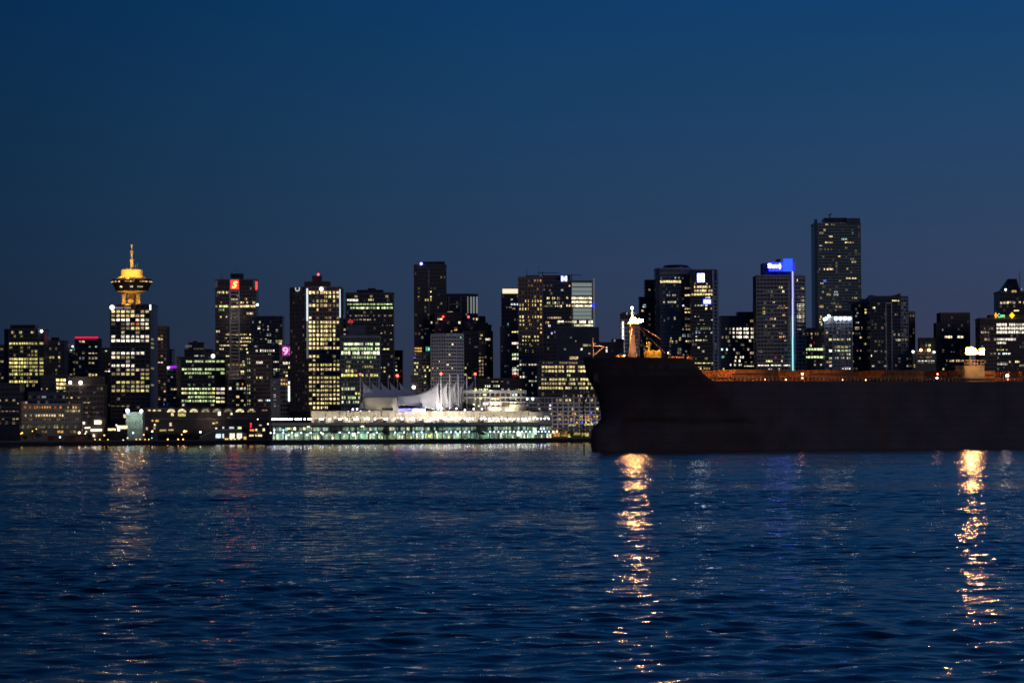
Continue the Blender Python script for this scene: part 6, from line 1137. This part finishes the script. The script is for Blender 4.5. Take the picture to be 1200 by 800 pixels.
def ship():
    R = thing('bulk_carrier', (*SO, 0), 'huge dark bulk carrier riding high in the water, bow to the left', 'ship')
    hullm = hull_paint(); deckm = mat('oxide_deck', (.14, .045, .025), .75, 0, .3, .3); buff = mat('mast_buff', (.55, .38, .27), .6, 0, .1, .5); rail_m = mat('rail_paint', (.5, .42, .3), .6); dark = mat('winch_dark', (.05, .045, .04), .6)
    orange = mat('oxide_orange', (.34, .11, .02), .7, 0, .35, .5); yel = mat('winch_yellow', (.6, .42, .08), .6)
    prof = [(-3, 2.0), (0, .5), (1.2, .3), (5.3, .3), (7.2, .7), (8.4, 1.8), (9.4, 3.9), (12, 4.0), (14.8, 3.7), (18.9, 2.3), (21.2, .8), (22.7, -.2), (24.6, -1.0), (27, -1.4), (30.5, -1.9)]
    def stem(z):
        for (z0, s0), (z1, s1) in zip(prof, prof[1:]):
            if z <= z1: return s0+(s1-s0)*max(0, (z-z0)/(z1-z0))
        return prof[-1][1]
    LEN = 285.0
    def ztop(s): 
        if s < 23.5: return 29.9-.03*s
        if s < 31: u = (s-23.5)/7.5; return 29.2+(22.1-29.2)*(u*u*(3-2*u)*.35+u*.65)
        return 22.1
    def halfb(e, s, z):
        if e <= 0: return 0.02
        Lf = 50-26*max(0, min(1, z/29)); main = 22.5*min(1, max(0, (e-(4 if z < 9 else 0))/Lf))**.62
        if z < 9: main = max(main, min(4.6, math.sqrt(e*3.4)*(1-.02*z)))
        if s > 240: main *= max(.35, 1-((s-240)/45)**2*(.5 if z > 8 else .8))
        return main
    ts = [0]+[LEN*(i/74)**1.55 for i in range(1, 75)]; zs = 30
    for lo_, nm in ((0, 'hull'),):
        vs = []
        for side in (1, -1):
            for s0 in ts:
                for j in range(zs+1):
                    zt = ztop(s0); z = -3+(zt+3)*(j/zs)
                    s = s0+stem(z)*max(0, 1-s0/30); e = s-stem(z); vs.append(sp(s, side*halfb(e, s, z), z))
        n1 = len(ts); fs = []
        for side in (0, 1):
            o = side*n1*(zs+1)
            for i in range(n1-1):
                for j in range(zs): a = o+i*(zs+1)+j; fs.append((a, a+1, a+zs+2, a+zs+1))
        o2 = n1*(zs+1)
        for j in range(zs): a = (n1-1)*(zs+1)+j; fs.append((a, a+1, o2+a+1, o2+a))           # transom
        b = MB(); b.add(vs, fs); hull = b.build('hull', hullm, R, True)
        # deck sheet, 1.1 m below the rail on the forecastle
        b = MB(); vs = []
        for s0 in ts:
            z = ztop(s0)-(1.0 if s0 < 24 else .05); s = s0+stem(z)*max(0, 1-s0/30); h = halfb(s-stem(z), s, z)-.15
            vs += [sp(s, h, z), sp(s, -h, z)]
        b.add(vs, [(2*i, 2*i+1, 2*i+3, 2*i+2) for i in range(n1-1)]); b.build('deck', deckm, R)
    # faint worn lettering strokes on the bow
    let = mat('worn_lettering', (.20, .20, .22), .7); b = MB(); rr = random.Random(9)
    def stroke(px, py0, py1, w):
        # on the near side of the hull at pixel column px
        for s in [i*.25 for i in range(10, 160)]:
            z = 5+(509.6-(py0+py1)/2)*.27; q = sp(s, halfb(s-stem(z), s, z), z)
            if 600+F*q.x/q.y >= px: break
        z0, z1 = ZZ(py1, q.y, px), ZZ(py0, q.y, px); a0 = sp(s, halfb(s-stem(z0), s, z0)+.12, z0); a1 = sp(s, halfb(s-stem(z1), s, z1)+.12, z1); b.tube(a0, a1, w, n=4)
    for px in (760.5, 762.5, 764.8, 771, 774.5, 785, 788.5, 791.5, 795.2, 797.6, 800.2): stroke(px, 427, 432, .16)
    for px in [757+2.1*i for i in range(24)]: stroke(px, 436.3, 439 if rr.random() < .6 else 440.2, .1)
    b.build('hull_lettering', let, R)
    # anchor and chain
    b = MB(); q = sp(1.2, 3.2, 23.6); b.ball(sp(1.6, 2.6, 24.2), 1.1, 8, 6); b.box(tuple(sp(-.2, 3.4, 23.2)), (1.6, 1.0, 2.6), SA); b.tube(sp(-.9, 3.6, 22.4), sp(1.2, 4.0, 21.8), .4); b.build('anchor', dark, R)
    b = MB(); x0 = P(684.2, 500, 1002); z = 21.8; i = 0
    while z > -1: b.box((x0.x+(sp(-.6, 3.6, 0).x-x0.x)*max(0, (z-14)/7.8)**2*1, x0.y, z), (.62 if i % 2 else .22, .22 if i % 2 else .62, .95)); z -= .74; i += 1
    b.build('anchor_chain', dark, R)
    # forecastle gear
    zd = 28.6
    b = MB(); c = sp(15.5, 0, zd); b.lathe(c.x, c.y, [(1.15, zd), (1.0, zd+2), (.85, 41.2), (.7, 41.8)], 14); mast = b.build('foremast', buff, R, True)
    b = MB(); b.tube(sp(15.5, 0, 41.8), sp(15.5, 0, 45.6), .18, .1); b.build('topmast', buff, mast)
    b = MB(); b.tube(sp(13.4, 1.0, 41.0), sp(17.8, 1.0, 41.0), .16); b.tube(sp(15.5, 1.05, 40.2), sp(17.9, 1.0, 41), .1); b.build('lamp_bracket', buff, mast)
    b = MB()
    for k in range(24): b.box(tuple(sp(16.6, .9, zd+.6+k*.5)), (.5, .08, .06), SA)
    b.tube(sp(16.35, .9, zd), sp(16.35, .9, 41), .05, n=4); b.tube(sp(16.85, .9, zd), sp(16.85, .9, 41), .05, n=4); b.build('ladder', buff, mast)
    ML = glow('mast_floodlight_light', (1, .50, .15), 4500); MW = glow('mast_white_light', (1, .75, .6), 25)
    b = MB(); q = sp(16.1, 1.5, 40.6); b.lathe(q.x, q.y, [(1.45, 40.75), (1.5, 40.85), (.3, 40.95)], 16); b.build('shade_plate', buff, mast)  # disc added under the lamps to keep their light off mast and deck
    lights = [(sp(15.2, 1.8, 41.95), .80, ML, 'floodlight'), (sp(17.3, 1.8, 41.75), .50, ML, 'floodlight')]
    dish = mat('amber_halo_dish', (.8, .36, .03), .5, 0, .1, 1)  # amber discs added behind the lamps to imitate their golden halo
    for (s_, l_, z_, r_) in ((15.2, .8, 41.9, .85), (17.3, .8, 41.7, .55)): b = MB(); b.tube(sp(s_, l_, z_), sp(s_, l_-.25, z_), r_, n=20); b.build('halo_dish', dish, mast)
    b = MB(); b.box(tuple(sp(18.3, 1.6, 41.7)), (.10, 1.5, .9), SA); b.build('spill_shield', dark, mast)  # plate added to keep lamp light off the aft deck
    for p, r_, m, nm in lights: b = MB(); b.ball(p, r_, 12, 8); b.build(nm, m, mast, True)
    b = MB(); b.ball(sp(15.5, 0, 45.8), .42, 10, 8); b.build('masthead_lamp', MW, mast, True)
    for (s1, l1, z1) in ((21.5, 8, 35.5), (10.5, 6, 30), (12.2, 3, zd), (19, 6, zd), (22.5, 9, 31), (14.2, 5, zd)):
        b = MB(); b.tube(sp(15.5, .6, 41.4), sp(s1, l1, z1), .055, n=5); b.build('stay', buff, mast)
    point('mast_wash', sp(13.5, 5, 30), 600, (1, .66, .5), .3, 1.3, sp(15.5, 0, 36)); point('deck_wash', sp(17, 13, 33.5), 1500, (1, .62, .2), .3, 1.2, sp(18.5, 5, 30)); point('deck_wash', sp(6, 10, 33), 500, (1, .6, .35), .3, 1.9, sp(4.5, 0, 31))  # unseen spots added to light the mast and foredeck gear
    # triangular davit at the stem
    b = MB(); b.tube(sp(1.0, 0, 29), sp(1.0, 0, 36.2), .16); b.tube(sp(1.0, 0, 33.5), sp(5.0, 0, 33.4), .16); b.tube(sp(1.2, 0, 30.4), sp(5.0, 0, 33.3), .2); b.tube(sp(1.0, 0, 34.2), sp(2.2, 0, 34.2), .1); b.build('davit', buff, R)
    # winches, bitts, vents
    for s, l, m in ((18.4, 6, yel), (20.3, 7, yel)):
        t = MB(); a, c = sp(s-.2, l-1.6, 30.9), sp(s+.2, l+1.6, 30.9); t.tube(sp(s-1.0, l, 30.9), sp(s+1.0, l, 30.9), 1.05, n=14); t.tube(sp(s-1.15, l, 30.9), sp(s-1.0, l, 30.9), 1.35, n=14); t.tube(sp(s+1.0, l, 30.9), sp(s+1.15, l, 30.9), 1.35, n=14)
        t.box(tuple(sp(s, l, 29.3)), (2.6, 2.2, 1.5), SA); t.build('winch', m, R)
    b = MB(); b.tube(sp(18.2, 6, 31), sp(18.2, 6, 34.3), .35); b.tube(sp(17.4, 6, 34.2), sp(19, 6, 34.2), .35); b.build('ventilator', yel, R)
    for s in (7.2, 8.9): b = MB(); b.ball(sp(s, 5, 29.6), .85, 10, 6); b.tube(sp(s, 5, 28.5), sp(s, 5, 29.4), .5); b.build('mooring_bitt', orange, R, True)
    for s in (24.2, 25.4, 26.9, 28.0, 28.9, 31.2, 32.2): 
        b = MB(); b.box(tuple(sp(s-1.8, 12, 29.5+.0)), (.75, .6, 1.0), SA); b.build('deck_locker', orange, R)
    def lampm(nm, p, r_, m, par=R): b = MB(); b.ball(p, r_, 10, 8); return b.build(nm, m, par, True)
    DL = glow('deck_lamp_orange', (1, .55, .18), 45); RL = glow('deck_lamp_red', (1, .12, .06), 12, False); WL = glow('deck_lamp_white', (1, .85, .8), 22)
    lampm('deck_lamp', sp(8.2, 7.5, 30.3), .16, DL); lampm('deck_lamp', sp(23.5, 9, 31.2), .14, DL)
    # main deck: hatch coamings and covers
    for i in range(8):
        s0 = 47+29*i; b = MB(); b.box(tuple(sp(s0+8, 0, 23.4)), (17.5, 22, 2.6), SA); h = b.build('hatch_coaming', orange, R)
        b = MB()
        b.box(tuple(sp(s0+3.9, 0, 25.35)), (8.0, 24, 1.25), SA); b.box(tuple(sp(s0+12.1, 0, 25.35)), (8.0, 24, 1.25), SA); b.build('hatch_cover', mat('hatch_cover_paint', (.28, .09, .018), .7, 0, .4, .5), h)
        for k in range(8): pass
    # rail
    b = MB(); s = 31.0
    while s < 190:
        b.tube(sp(s, 21.6, 22.0), sp(s, 21.6, 23.5), .075, n=5); s += 1.5
    b.tube(sp(30, 21.6, 23.5), sp(190, 21.6, 23.5), .05, n=5); b.tube(sp(30, 21.6, 22.8), sp(190, 21.6, 22.8), .04, n=5); b.build('railing', rail_m, R)
    b = MB(); s = 30
    for s0, s1 in ((34, 190),): b.tube(sp(s0, 16, 22.9), sp(s1, 16, 22.9), .3); b.tube(sp(s0, 15, 23.1), sp(s1, 15, 23.1), .2)
    b.build('deck_pipe', deckm, R)
    # midship lamp house
    hs = 140.5
    b = MB(); b.box(tuple(sp(hs, 11, 24.7)), (8.2, 5, 5.3), SA); house = b.build('deck_house', mat('house_buff', (.62, .45, .26), .7), R)
    b = MB(); b.box(tuple(sp(hs-.8, 11, 27.5)), (9.2, 5.6, .25), SA); b.build('house_roof', mat('house_buff', (.62, .45, .26)), house)
    b = MB()
    for ds in [-4+8*k/6 for k in range(7)]: b.tube(sp(hs+ds, 13.5, 27.5), sp(hs+ds, 13.5, 29.4), .11, n=5)
    for zz in (28.4, 29.4): b.tube(sp(hs-4, 13.5, zz), sp(hs+4, 13.5, zz), .11, n=5)
    b.build('house_rail', mat('house_buff', (.62, .45, .26)), house)
    b = MB(); b.tube(sp(hs, 11, 27.5), sp(hs, 11, 32.2), .3, .22); b.tube(sp(hs-2, 11.2, 32.2), sp(hs+2, 11.2, 32.2), .15); pole = b.build('lamp_pole', buff, house)
    HL = glow('house_floodlight_light', (1, .47, .13), 2300)
    for ds, z_, r_ in ((-1.15, 32.4, .8), (.35, 32.9, .8), (1.5, 32.3, .65)): lampm('floodlight', sp(hs+ds, 12.1, z_), r_, HL, pole)
    lampm('floodlight', sp(hs+2.9, 12, 32.0), .28, HL, pole)
    for ds, r_ in ((-1.15, 1.2), (.35, 1.5), (1.5, 1.1)): b = MB(); b.tube(sp(hs+ds, 11.2, 32.6 if ds < 2 else 32.1), sp(hs+ds, 10.95, 32.6 if ds < 2 else 32.1), r_, n=20); b.build('halo_dish', dish, pole)  # more added discs, for the halo of the house lamps
    for ds in (-3.6, 4.2): b = MB(); b.box(tuple(sp(hs+ds, 12, 32.2)), (.15, 3, 2.6), SA); b.build('spill_shield', dark, pole)  # plates added to stop sideways light from the pole lamps
    b = MB(); b.box(tuple(sp(hs+.3, 12.2, 31.2)), (7.6, 3.6, .12), SA); b.build('shade_plate', buff, pole)  # added plate that blocks the downward light of the pole lamps
    for s, z, r_, m in ((67, 23.1, .5, RL), (67, 24.4, .45, WL), (120.3, 24.6, .5, RL), (120.1, 23.3, .5, WL), (148.8, 24.2, .8, WL), (149, 22.9, .45, RL)): lampm('deck_lamp', sp(s, 20.5, z), r_*.6, m)
    point('house_wash', sp(hs-1, 20, 31), 2200, (1, .55, .15), .3, 1.3, sp(hs, 11, 27));  # unseen spot added in front to brighten the deck house
    point('locker_wash', sp(25.5, 17, 31.5), 1300, (1, .6, .22), .3, 1.5, sp(26.5, 11, 29.3))  # unseen spot added for amber light on the lockers
    for s_, e_ in ((48, 1000), (52, 1000), (78, 600), (82, 600), (150, 1700), (155, 700)):
        point('hatch_wash', sp(s_, 20.5, 28.5), e_, (1, .55, .2), .3, 1.5, sp(s_, 11, 24.5))  # unseen spots added for the orange patches along the hatches
    # low deck lamps that wash the coamings
    for s in (54, 62, 84, 93): lampm('wash_lamp', sp(s, 18.5, 22.6), .12, DL)
    for s in (36.5, 72, 76, 110, 116, 152, 157): b = MB(); b.tube(sp(s, 17, 22), sp(s, 17, 25.4), .2); b.box(tuple(sp(s, 17, 25.3)), (.7, .7, .5), SA); b.build('ventilator', orange, R)
    return R
ship()
for o in bpy.data.objects:
    if '_o' in o: del o['_o']
